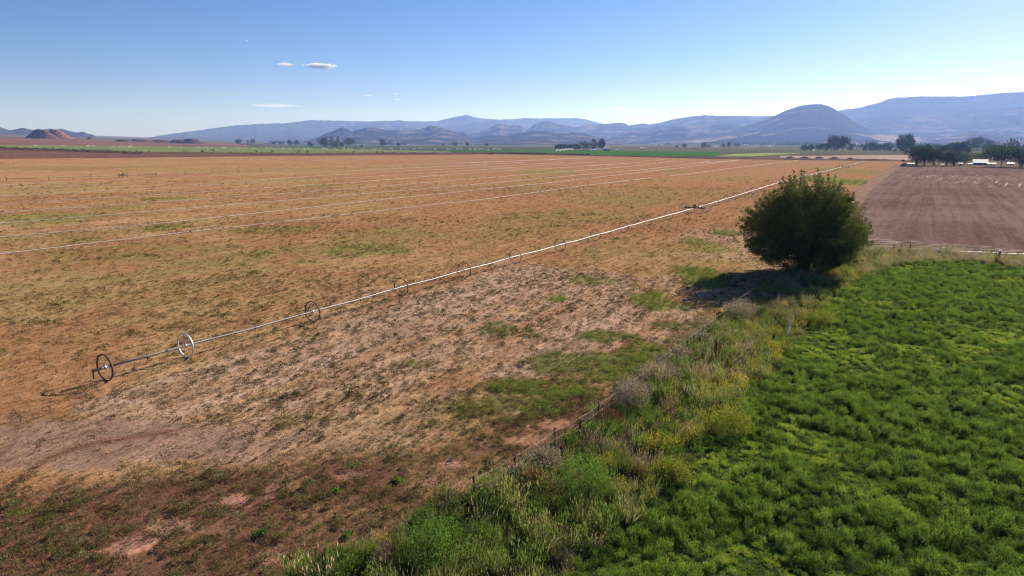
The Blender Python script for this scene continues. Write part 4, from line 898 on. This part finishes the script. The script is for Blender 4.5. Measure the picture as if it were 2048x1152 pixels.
for i, (u, v, w_) in enumerate(((513, 305.5, 8), (545, 305, 7), (598, 306.3, 12), (615, 306, 7), (707, 306, 6), (754, 306, 5), (765, 306.3, 5), (250, 309, 12), (372, 310, 22), (425, 304, 12), (405, 305.5, 10))):
    bushobj('bush', u, v, w_, w_*.62, s_brush, 'dark round bush on the red bank, %s of eleven from the left' % ['seventh', 'eighth', 'ninth', 'tenth', 'eleventh', 'twelfth', 'thirteenth', 'first', 'second', 'fourth', 'third'][i].replace('seventh', 'fifth').replace('eighth', 'sixth').replace('ninth', 'seventh').replace('tenth', 'eighth').replace('eleventh', 'ninth').replace('twelfth', 'tenth').replace('thirteenth', 'eleventh'), n=260, leaf=.7, ntwig=40, group='bushes on the red bank')

# ------------------------------------------------------------------ sprinkler jets
water, nt, out = new_mat('water spray'); d = N(nt, 'ShaderNodeBsdfDiffuse'); d.inputs[0].default_value = (.85, .88, .9, 1); t_ = N(nt, 'ShaderNodeBsdfTranslucent'); t_.inputs[0].default_value = (.85, .88, .9, 1)
mx = N(nt, 'ShaderNodeMixShader'); mx.inputs[0].default_value = .5; nt.links.new(d.outputs[0], mx.inputs[1]); nt.links.new(t_.outputs[0], mx.inputs[2]); nt.links.new(mx.outputs[0], out.inputs[0])
def spray_mesh(seed, R_, Hh, n=520, arms=2):
    r = np.random.default_rng(seed); V = []; F = []
    ang = [r.uniform(0, 6.283) for _ in range(arms)]
    for i in range(n):
        a = ang[i % arms]+r.normal(0, .10); t = r.uniform(0, 1)**.8; x = R_*t; z = .9+4*Hh*t*(1-t)*(1-.0*t)+r.normal(0, .05+.35*t); p = np.array([x*math.cos(a), x*math.sin(a), max(.1, z)])
        p += r.normal(0, .06+.3*t, 3); s_ = .10+.06*t; k = len(V)
        V += [p+(-s_, 0, 0), p+(s_, 0, 0), p+(0, s_, s_*.3), p+(0, 0, s_*2)]; F += [(k, k+1, k+3), (k+1, k+2, k+3), (k+2, k, k+3)]
    return mesh_np('spray', V, F)
SPM = [spray_mesh(200+i, 9+2*i, 2.3+.5*i) for i in range(4)]
stand = MB(); stand.tube([(0, 0, -.1), (0, 0, .9)], .05, 5); st_me = bpy.data.meshes.new('stand'); st_me.from_pydata(stand.v, [], stand.f); st_me.materials.append(galv)
SEGN = {}; ORD = ['first', 'second', 'third', 'fourth', 'fifth', 'sixth', 'seventh', 'eighth', 'ninth', 'tenth', 'eleventh', 'twelfth', '13th', '14th', '15th', '16th', '17th', '18th', '19th', '20th', '21st', '22nd', '23rd', '24th']
SPR = [(68, 293), (120, 293.5), (130, 294.5), (180, 294.5), (222, 294.5), (244, 294.5), (268, 295), (338, 296), (358, 296), (372, 296.5), (392, 297), (405, 296), (411, 295.5), (420, 298), (447, 297), (475, 298), (495, 298), (508, 298), (530, 298), (548, 298.5), (566, 299), (580, 299), (595, 299.5), (608, 300), (620, 298), (648, 299.5), (655, 300), (664, 301.5), (684, 299), (700, 301), (728, 300.5), (738, 302), (748, 301), (757, 300), (775, 299.5), (806, 300), (818, 300), (828, 299.5), (838, 300), (855, 300), (873, 299.5), (895, 300), (904, 299.5), (917, 299.5), (935, 300), (945, 300), (953, 300), (961, 300), (978, 300), (992, 299.5), (1004, 299.5)]
for i, (u, v) in enumerate(SPR):
    p = G(u, v); o = empty('field_sprinkler', p, random.uniform(0, 6.28)); s_ = random.uniform(.5, .95)*(1.3 if 640 < u < 770 else 1); o.scale = (s_, s_, s_)
    k = link_mesh('spray', SPM[i % 4], water if not SPM[i % 4].materials else None, o); k.name = 'spray'; link_mesh('stand', st_me, None, o)
    seg = 'the light green far left strip' if u < 330 else 'the strip left of the poplars' if u < 640 else 'the strip before the poplars' if u < 715 else 'the pasture right of the poplars' if u < 880 else 'the far bright green crop'
    ks = SEGN.get(seg, 0)+1; SEGN[seg] = ks
    tag(o, 'water jet %s from the left over %s' % (ORD[ks-1], seg), 'sprinkler', 'sprinkler jets over '+seg)

# ------------------------------------------------------------------ centre pivot
pv0 = G(1112, 308.5); pv1 = G(1146, 303.5); o = empty('pivot_sprinkler', pv0); D = pv1-pv0; n = 5
for i in range(n):
    a, b_ = D*(i/n), D*((i+1)/n); mb = MB(); pts = [a.lerp(b_, t/8)+Vector((0, 0, 4.2+2.2*math.sin(math.pi*t/8))) for t in range(9)]; mb.tube(pts, .22, 6)
    mb.tube([a+Vector((0, 0, 4.2)), a.lerp(b_, .3)+Vector((0, 0, 4.2)), a.lerp(b_, .7)+Vector((0, 0, 4.2)), b_+Vector((0, 0, 4.2))], .07, 4)
    for t in (2, 4, 6): mb.tube([pts[t], a.lerp(b_, t/8)+Vector((0, 0, 4.2))], .05, 4)
    mb.build('span', wh, o)
    tw = MB(); s_ = Vector((-D.y, D.x, 0)).normalized()
    for sg in (-1, 1): tw.tube([b_+Vector((0, 0, 4.2)), b_+s_*sg*2+Vector((0, 0, .7))], .09, 5)
    tw.tube([b_+s_*2+Vector((0, 0, .7)), b_-s_*2+Vector((0, 0, .7))], .09, 5); tt = tw.build('tower', galv, o)
    for sg in (-1, 1):
        wv = MB(); wv.ring(b_+s_*sg*2+Vector((0, 0, .7)), D.normalized(), .5, .22, 14, 6, 1); wv.build('wheel', darkm, tt)
tag(o, 'white arched centre pivot sprinkler on dark wheels in front of the dark tree row', 'irrigation machine')

# ------------------------------------------------------------------ buildings and poles
glass = simple('dark glass', (.03, .035, .04), .15, var=.1, spec=.6)
MAT = {k: simple(k, c, .6, var=.12, scale=.6) for k, c in {'white metal': (.52, .52, .50), 'grey metal': (.33, .35, .38), 'dark shed': (.05, .045, .042), 'tan wall': (.40, .32, .24), 'blue trim': (.05, .09, .30), 'brown roof': (.12, .08, .06), 'cream wall': (.58, .52, .44)}.items()}
def building(u, vb, wpx, hpx, dep, wall, roof, label, rz=0.0, cat='building', name='shed', arch=False, rh=.35, open_=False, zf=1.0):
    p = G(u, vb); dp = depth(p); w = wpx/FPX*dp; h = hpx/FPX*dp; az = -math.atan2(p.x, p.y)
    o = empty(name, p, az+rz); eh = h*(1-rh); b = MB(); W2 = w/2
    if open_:
        for sx in (-1, -.33, .33, 1):
            for yy in (0.1, dep-.1): b.box(sx*W2*.96-.12, yy-.12, -.2, sx*W2*.96+.12, yy+.12, eh)
        b.build('post', MAT[wall], o)
    else:
        b.box(-W2, 0, -.3, W2, dep, eh)
        if not arch: b.add([(-W2, 0, eh), (-W2, dep, eh), (-W2, dep/2, h*.97), (W2, 0, eh), (W2, dep, eh), (W2, dep/2, h*.97)], [(0, 1, 2), (3, 5, 4)])
        b.build('wall', MAT[wall], o)
        d = MB(); d.box(-W2*.15, -.06, 0, W2*.2, -.003, eh*.75); d.build('door', MAT['dark shed'] if wall != 'dark shed' else MAT['grey metal'], o)
        for s_ in (-.65, .6): d = MB(); d.box(W2*s_-w*.05, -.06, eh*.4, W2*s_+w*.05, -.004, eh*.75); d.build('window', glass, o)
    r = MB(); e = .4
    if arch:
        n = 10; V = []
        for xx in (-W2-e, W2+e):
            for i in range(n+1): t = math.pi*i/n; V.append((xx, dep/2-math.cos(t)*(dep/2+.3), eh+math.sin(t)*(h-eh)))
        r.add(V, [(i, i+1, n+2+i, n+1+i) for i in range(n)] + [tuple(range(n, -1, -1)), tuple(range(n+1, 2*n+2))])
    else:
        r.add([(-W2-e, -e, eh), (W2+e, -e, eh), (W2+e, dep/2, h), (-W2-e, dep/2, h), (W2+e, dep+e, eh), (-W2-e, dep+e, eh), (-W2-e, -e, eh-.25), (W2+e, -e, eh-.25), (W2+e, dep+e, eh-.25), (-W2-e, dep+e, eh-.25)],
              [(0, 1, 2, 3), (3, 2, 4, 5), (6, 7, 1, 0), (9, 5, 4, 8), (6, 9, 8, 7), (0, 3, 5, 9, 6), (1, 7, 8, 4, 2)])
    r.build('roof', MAT[roof], o)
    return tag(o, label, cat)
B = building
B(1960.5, 330, 24, 11, 12, 'blue trim', 'white metal', 'open shed with a bright white roof among the trees at right', rz=.05, rh=.62)
B(1983, 331, 13, 5.5, 5, 'grey metal', 'white metal', 'low white roofed shed beside the blue and white one', rh=.5)
B(2021, 330.5, 10, 5.5, 5, 'grey metal', 'white metal', 'small white roofed shed between the two spreading trees at far right', rh=.45)
B(1921, 331.5, 6, 6, 3, 'white metal', 'white metal', 'small white camper under the trees left of the white roofed shed', name='trailer', cat='trailer', rh=.3)
B(1940, 331, 6, 4.5, 3, 'white metal', 'white metal', 'little white trailer just left of the white roofed shed', name='trailer', cat='trailer', rh=.35)
B(1885, 331, 4, 3, 3, 'white metal', 'grey metal', 'tiny white trailer under the leftmost trees of the right hand yard', name='trailer', cat='trailer', rh=.3)
B(1822, 330.5, 12, 4.5, 4, 'dark shed', 'grey metal', 'dark low shed in front of the first tree clump on the right', rz=.3)
B(1934, 295, 9, 5, 20, 'white metal', 'white metal', 'white barn seen between the dark round tree and hazy trees', name='barn', rh=.3)
B(1213, 302, 15, 6.5, 22, 'grey metal', 'grey metal', 'grey barn with curved roof right of the tall dark trees', arch=True, rh=.5, name='barn')
B(1188, 301.5, 11, 3.4, 10, 'cream wall', 'white metal', 'long low pale building under the tall dark trees', name='house')
B(1232, 301, 6, 1.8, 8, 'cream wall', 'white metal', 'tiny pale shed right of the curved roof barn')
B(1165, 301.5, 22, 2.2, 10, 'cream wall', 'brown roof', 'low cream building in front of the round dark tree', name='house')
B(554, 288.5, 29, 6.3, 20, 'dark shed', 'dark shed', 'long dark barn with a hipped roof left of the pale poplars', name='barn')
B(536, 288.6, 13, 3.4, 10, 'grey metal', 'grey metal', 'grey metal shed joined to the long dark barn')
B(611, 289, 6, 2, 6, 'white metal', 'white metal', 'tiny white trailer just right of the long dark barn', name='trailer', cat='trailer')
B(143.5, 277.5, 2.6, 2.4, 6, 'white metal', 'white metal', 'tiny white tank shed at the foot of the large red mound', name='shed')
B(490, 289.3, 22, 2.2, 8, 'dark shed', 'dark shed', 'low dark farm building beneath the two rounded trees at left')
B(982, 309, 9, 2.8, 4, 'dark shed', 'dark shed', 'small dark hut alone at the far edge of the dry field', name='hut', rh=.2)
for u, v, w_, h_, lb in ((1431.5, 296, 7.5, 2.6, 'white farm building left of the round bush beyond the bright green field'), (1491, 292, 11, 3.0, 'long white barn in the hazy tree belt'), (1524, 289.5, 5, 2.0, 'small white barn right of the long white one'),
                         (1540, 293, 4.5, 1.8, 'tiny white shed in the pasture right of the hazy barns'), (1312, 290.5, 4, 2.6, 'left one of two white barns below the long grey hills'), (1324, 290.2, 6, 2.4, 'right one of two white barns below the long grey hills'),
                         (1283, 296.5, 5, 1.6, 'left tiny white building on the plain behind the green field'), (1289, 297.3, 3, 1.8, 'right tiny white building on the plain behind the green field'), (1448, 289, 4, 2.6, 'white silo shed above the dark round tree in the hazy belt'), (1421, 289, 4, 2.2, 'pale shed left of the hazy tree belt'),
                         (943, 290, 9, 2.2, 'pale hazy farm building among small trees in the middle distance'), (1380, 296.5, 9, 1.6, 'low dusty shed beyond the bright green field'), (1626, 302.5, 3, 3, 'tiny white tank between the first two trees of the right hand row'), (1642, 303, 2.5, 1.6, 'tiny pale box beneath the third tree of the right hand row')):
    B(u, v, w_, h_, 14, 'white metal' if 'white' in lb or 'pale' in lb else 'tan wall', 'white metal' if 'white' in lb else 'brown roof', lb, name='barn' if 'barn' in lb else 'shed', rh=.4)
pole_b = MB(); pole_b.tube([(0, 0, -.5), (0, 0, 11)], [.22, .15], 7); pme = bpy.data.meshes.new('pole'); pme.from_pydata(pole_b.v, [], pole_b.f); pme.materials.append(wood)
cb = MB(); cb.box(-1.6, -.1, 10.0, 1.6, .1, 10.22); [cb.tube([(x_, 0, 10.22), (x_, 0, 10.5)], .09, 5) for x_ in (-1.4, 0, 1.4)]; cme = bpy.data.meshes.new('crossarm'); cme.from_pydata(cb.v, [], cb.f); cme.materials.append(wood)
def pole(u, vb, vt, label, grp):
    p = G(u, vb); h = (vb-vt)/FPX*depth(p); o = empty('utility_pole', p, random.uniform(-.6, .6)); o.scale = (h/11*.8, h/11*.8, h/11); link_mesh('pole', pme, None, o); link_mesh('crossarm', cme, None, o); tag(o, label, 'utility pole', grp)
for u, vb, vt, lb in ((1315, 304, 293, 'wooden pole behind the bright green field'), (1445.5, 305, 297, 'wooden pole at the right end of the bright green field'), (1580, 307, 293.5, 'tall wooden pole beside the far end of the light green field'), (1524, 298, 289, 'wooden pole below the small hazy white barn'),
                      (1732, 310, 302, 'short pole in front of the second tree cluster at right'), (745, 294, 283.5, 'wooden pole left of the dark round tree in the pasture'), (821, 294, 285, 'wooden pole right of the low wide bush'), (994, 295, 288, 'wooden pole behind the sprinkler jets'), (1391, 297, 287, 'thin pole in the hazy farmyard'), (605, 288, 279, 'left one of two poles right of the dark barn'), (609, 288, 280, 'right one of two poles right of the dark barn')):
    pole(u, vb, vt, lb, None)
for i, u in enumerate((182, 224, 228, 340, 346, 358, 371, 394, 409, 427, 434, 442, 456, 470, 488, 493, 503, 522, 532, 544, 552, 563, 575)):
    vb = np.interp(u, [0, 180, 330, 600], [270, 270, 275.5, 281]) + 1; pole(u, vb, vb-random.uniform(6, 9.5), 'tiny far pole, %s from the left along the hazy left horizon' % ORD[i], 'far poles on the left horizon')

# ------------------------------------------------------------------ trees in the distance
T = tree
T(1832, 331.5, 292, 40, 'multi', 'mid', 'leafy many stemmed tree at the left end of the near right clump', seed=0)
T(1848, 331, 291, 26, 'multi', 'mid', 'dark leafy tree second in the near right clump', seed=1)
T(1868, 331, 300, 26, 'multi', 'mid', 'low tree filling the gap in the near right clump', seed=2)
T(1892, 331.5, 301, 26, 'multi', 'light', 'light topped tree in the middle of the near right clump', seed=0)
T(1908, 331.5, 302, 26, 'multi', 'mid', 'rounded tree right of the light topped one in the near clump', seed=1)
T(1926, 328, 304, 22, 'multi', 'light', 'thin pale tree left of the blue and white shed', seed=2)
T(1945, 326, 307, 34, 'round', 'light', 'drooping willow just behind the white roofed shed', seed=1)
T(1968, 326, 303, 26, 'round', 'light', 'pale yellowish tree behind the white roofed shed', seed=2)
T(2002, 333.5, 290, 56, 'spray', 'mid', 'large spreading tree right of the white roofed shed', seed=0)
T(2043, 335, 297, 40, 'multi', 'mid', 'spreading tree at the right edge of the photo', seed=2)
T(2085, 336, 296, 44, 'spray', 'mid', 'spreading tree just beyond the right edge', seed=1)
T(1880, 318, 293, 26, 'round', 'dark', 'dark purple green tree behind the near right clump', seed=0)
T(1900, 312, 287, 26, 'round', 'blue', 'hazy tree left one behind the near right clump', seed=1)
T(1921, 312, 284.5, 26, 'round', 'blue', 'hazy tree with a broad crown behind the near right clump', seed=2)
T(1930, 311, 291, 22, 'round', 'blue', 'lower hazy tree beside the white barn', seed=0)
T(1963, 306, 274.5, 47, 'round', 'blue', 'big dark dome shaped tree above the white roofed shed', seed=1)
for i, (u, vb, vt, w_, c_) in enumerate(((1609, 302.5, 290, 16, 'dark'), (1622, 302.5, 289, 12, 'dark'), (1638, 303, 288, 17, 'dark'), (1652, 303, 287, 14, 'dark'), (1666, 303.5, 272.5, 26, 'dark'), (1684, 303.5, 273.5, 26, 'dark'), (1701, 303, 287.5, 13, 'dark'))):
    T(u, vb, vt, w_, 'round', c_, 'dark rounded tree in the right hand row, %s of seven%s' % (['first', 'second', 'third', 'fourth', 'fifth', 'sixth', 'seventh'][i], ', tall' if i in (4, 5) else ''), 'row of dark trees on the right', seed=i % 3)
T(1714, 303.5, 291, 6, 'dead', 'dark', 'left thin nearly bare tree beside the dark tree row', seed=0); T(1720, 303, 292, 6, 'dead', 'dark', 'right thin nearly bare tree beside the dark tree row', seed=1)
for i, (u, vt, w_) in enumerate(((1730, 290, 14), (1745, 286.5, 15), (1758, 289, 15), (1771, 287.5, 14), (1779, 293, 8))):
    T(u, 303.5, vt, w_, 'round', 'dark', 'dusty tree left of the tall lone one, %s of five from the left' % ['first', 'second', 'third', 'fourth', 'fifth'][i], 'cluster of dusty trees', seed=i % 3)
T(1790, 304.2, 298.5, 8, 'bush', 'dark', 'small dark bush at the foot of the tall lone tree', name='bush', seed=0)
T(1800, 304.5, 272, 22, 'round', 'dark', 'left half of the tall leaning double tree behind the near right clump', seed=2); T(1815, 304.5, 271, 26, 'round', 'dark', 'right half of the tall leaning double tree behind the near right clump', seed=0)
for i, (u, w_) in enumerate(((1114, 9), (1121, 8), (1128, 9), (1136, 8), (1143, 9), (1150, 9), (1157, 9))):
    T(u, 299.5, 289.3-(i % 3)*.6, w_+1, 'bush', 'dark', 'low black green tree in the dense farm row, %s of seven from the left' % ['first', 'second', 'third', 'fourth', 'fifth', 'sixth', 'seventh'][i], 'dense row of dark farm trees', seed=i % 3)
T(1170, 299.5, 283, 22, 'bush', 'dark', 'round dark tree at the right end of the dense farm row', seed=1)
T(1187, 299, 278, 12, 'column', 'dark', 'left one of the two tall upright farm trees', seed=0); T(1202, 299, 278.3, 16, 'round', 'dark', 'right one of the two tall upright farm trees', seed=2)
T(645, 294, 277, 16, 'round', 'mid', 'green tree at the left end of the poplar group', seed=0)
T(652.5, 294, 274.3, 11, 'column', 'poplar', 'first pale poplar from the left', seed=1); T(664, 294, 275, 10, 'column', 'poplar', 'second pale poplar from the left', seed=2); T(676.5, 294, 273.8, 8, 'column', 'poplar', 'third pale poplar, slender and tallest', seed=0)
T(671, 294.6, 284, 10, 'bush', 'dark', 'low dark tree beneath the third pale poplar', seed=1); T(684, 294, 285, 8, 'bush', 'dark', 'low dark tree between the poplars and the bushy tree', seed=2)
T(698, 294.2, 276.5, 24, 'round', 'mid', 'broad bushy green tree right of the pale poplars', seed=1)
T(766, 294, 278.3, 14, 'round', 'dark', 'dark ball shaped tree on a short trunk in the pasture', seed=0); T(779, 289.8, 282, 9, 'bush', 'dark', 'smaller dark tree right behind the ball shaped one', seed=1)
T(797, 293, 285.2, 7, 'bush', 'dark', 'small narrow tree between the ball shaped tree and a wide bush', seed=2); T(808.5, 291, 284.6, 12, 'bush', 'blue', 'wide low hazy tree in the pasture', seed=0)
T(477, 288, 278.4, 13, 'bush', 'dark', 'rounded dark tree at the left of the far left farm', seed=1); T(497.5, 287.6, 280, 8, 'bush', 'mid', 'small pale tree in the far left farm', seed=2); T(506, 287.6, 277.8, 9, 'bush', 'dark', 'tall rounded dark tree in the far left farm', seed=0)
T(579, 291, 280, 9, 'bush', 'mid', 'bushy tree right of the long dark barn', seed=1); T(592, 291, 280.5, 12, 'bush', 'dark', 'dark tree second right of the long dark barn', seed=2); T(621, 293.6, 284.5, 9, 'bush', 'dark', 'small dark tree halfway from the barn to the poplars', seed=0)
T(711.5, 295, 292, 3.5, 'bush', 'dark', 'left tiny shrub right of the bushy green tree', name='bush'); T(723, 295.5, 290.2, 4, 'bush', 'dark', 'right tiny shrub right of the bushy green tree', name='bush')
for u, vb, vt, w_, k, lb in ((887, 292.5, 288.3, 9, 'bush', 'flat dark bush left of the middle hazy farm'), (893.5, 289, 284.6, 2, 'column', 'tiny thin cypress left of the middle hazy farm'), (910, 292.5, 283.8, 11, 'round', 'dark tree at the left end of the middle hazy farm'), (922, 290, 284.8, 11, 'bush', 'second hazy tree of the middle farm'), (935, 292.3, 284.2, 8, 'round', 'third hazy tree of the middle farm'),
                         (951, 289, 285, 3, 'column', 'tiny upright tree right of the pale farm building'), (974, 293, 287, 6, 'bush', 'small dark tree right of the middle hazy farm'), (1369, 296, 287.6, 10, 'bush', 'hazy tree beyond the green field, first from the left'), (1408, 296, 285, 12, 'round', 'hazy tree with a pointed crown beyond the green field'), (1418, 295, 289.3, 9, 'bush', 'low hazy tree beside the pointed one'),
                         (1447, 295.3, 287.6, 10, 'bush', 'round hazy tree right of the white farm building'), (1458, 295, 284.8, 8, 'round', 'tall hazy tree left of the long white barn'), (1474, 294.5, 287, 12, 'bush', 'broad hazy tree in front of the tree belt'), (1494, 290, 285, 6, 'bush', 'hazy tree directly above the long white barn'), (1353, 295.5, 291, 8, 'bush', 'flat hazy bush on the plain'), (1336, 290.5, 286, 5, 'bush', 'small hazy tree right of the two white barns')):
    T(u, vb, vt, w_, k, 'blue', lb)
# far hazy tree belts that read as one mass
V = []; F = []
rb = np.random.default_rng(77)
def belt(u0, u1, v0, v1, n, hpx, vis=1.0):
    for _ in range(n):
        u = rb.uniform(u0, u1); v = v0+(v1-v0)*(u-u0)/(u1-u0)+rb.uniform(-.8, .8); p = G(u, v); dp = depth(p); hh = hpx/FPX*dp*rb.uniform(.5, 1.1); ww = hh*rb.uniform(.6, 1.1)
        a, b = bush_mesh_np(int(rb.integers(999)), n=60, rx=ww*.55, hz_=hh, leaf=hh*.22, ntwig=20, flat=.4); n0 = len(V)
        V.extend([(q[0]+p.x, q[1]+p.y, q[2]+p.z) for q in a]); F.extend([tuple(i+n0 for i in f) for f in b])
belt(1400, 1640, 291, 292.5, 120, 7); belt(1500, 1660, 290, 291, 60, 9); belt(1560, 1600, 291, 292, 25, 9); belt(1650, 1880, 297, 298, 90, 10); belt(1730, 1790, 297, 298, 30, 14); belt(1820, 1900, 298, 300, 40, 11)
belt(1900, 2250, 298, 301, 60, 9); belt(2015, 2200, 304, 308, 45, 22); belt(860, 1110, 288.5, 288.5, 60, 3); belt(700, 860, 287.5, 288, 45, 2.6); belt(1100, 1400, 289.5, 290, 60, 3); belt(1230, 1500, 297, 299, 60, 2.2); belt(350, 640, 282, 284.5, 110, 2.0)
tag(link_mesh('distant_trees', mesh_np('distant_trees', V, F), LM['blue']), 'hazy belts of far trees across the valley floor', None, None, 'stuff')

# ------------------------------------------------------------------ clouds (above and beyond the haze box)
def cloud(u, v, wpx, hpx, dens, label, D=34000, seed=0, grp=None, nsc=2.2, thr=.5):
    d = ray(u, v); k = D/math.hypot(d[0], d[1]); c = Vector((d[0]*k, d[1]*k, CAMH+d[2]*k)); w = wpx/FPX*D; h = hpx/FPX*D
    bm = MB(); nu, nv = 24, 12; Vv = []
    for j in range(nv+1):
        for i in range(nu):
            t = math.pi*j/nv; q = 2*math.pi*i/nu; Vv.append((math.sin(t)*math.cos(q), math.sin(t)*math.sin(q), math.cos(t)))
    Ff = [((j+1)*nu+i, (j+1)*nu+(i+1) % nu, j*nu+(i+1) % nu, j*nu+i) for j in range(nv) for i in range(nu)]
    bm.add(Vv, Ff); m, nt, out = new_mat('cloud vapour'); pv = N(nt, 'ShaderNodeVolumePrincipled'); pv.inputs['Color'].default_value = (1, 1, 1, 1); pv.inputs['Anisotropy'].default_value = .2
    tc = N(nt, 'ShaderNodeTexCoord'); mp = N(nt, 'ShaderNodeMapping'); nt.links.new(tc.outputs['Object'], mp.inputs[0]); mp.inputs['Location'].default_value = (seed*7.1, seed*3.3, 0); mp.inputs['Scale'].default_value = (2.2, 1.2, .8)
    nz = N(nt, 'ShaderNodeTexNoise'); nz.inputs['Scale'].default_value = nsc; nz.inputs['Detail'].default_value = 5; nt.links.new(mp.outputs[0], nz.inputs['Vector'])
    ln = N(nt, 'ShaderNodeVectorMath', operation='LENGTH'); nt.links.new(tc.outputs['Object'], ln.inputs[0])
    f = N(nt, 'ShaderNodeMapRange'); f.inputs[1].default_value = .35; f.inputs[2].default_value = 1.0; f.inputs[3].default_value = .32; f.inputs[4].default_value = -.35; nt.links.new(ln.outputs['Value'], f.inputs[0])
    ad = N(nt, 'ShaderNodeMath', operation='ADD'); nt.links.new(nz.outputs[0], ad.inputs[0]); nt.links.new(f.outputs[0], ad.inputs[1])
    r = N(nt, 'ShaderNodeMapRange'); r.inputs[1].default_value = thr; r.inputs[2].default_value = thr+.18; r.inputs[4].default_value = dens; nt.links.new(ad.outputs[0], r.inputs[0]); nt.links.new(r.outputs[0], pv.inputs['Density']); nt.links.new(pv.outputs[0], out.inputs['Volume'])
    o = bm.build('cloud', m); o.location = c; o.rotation_euler = (0, 0, -math.atan2(c.x, c.y)); o.scale = (w/2, w/4, h/2); return tag(o, label, 'cloud', grp)
cloud(640, 132, 78, 13, .010, 'bright white lens shaped cloud, largest in the blue sky', seed=1, thr=.42)
cloud(570, 128.5, 46, 8, .005, 'thin ragged white cloud left of the lens shaped one', seed=2, thr=.5)
cloud(550, 211, 130, 9, .0007, 'long faint cloud streak low over the left mountains', seed=3, thr=.4, D=30000)
cloud(735, 191, 26, 5, .0025, 'small faint puff, left of the three low middle ones', seed=4, D=31000); cloud(790, 188, 12, 5, .003, 'small faint puff, upper of the low middle ones', seed=5, D=31000, thr=.45); cloud(795, 199, 20, 5, .003, 'small faint puff, lower of the low middle ones', seed=6, D=31000, thr=.45)
cloud(1245, 214, 44, 6, .0014, 'wispy cloud low over the middle grey hills', seed=7, D=30000, thr=.45); cloud(1240, 219, 60, 5, .001, 'lower faint streak over the middle grey hills', seed=8, D=30000, thr=.45); cloud(494, 81, 10, 4, .003, 'tiny cloud high above the others at left', seed=9, thr=.45)
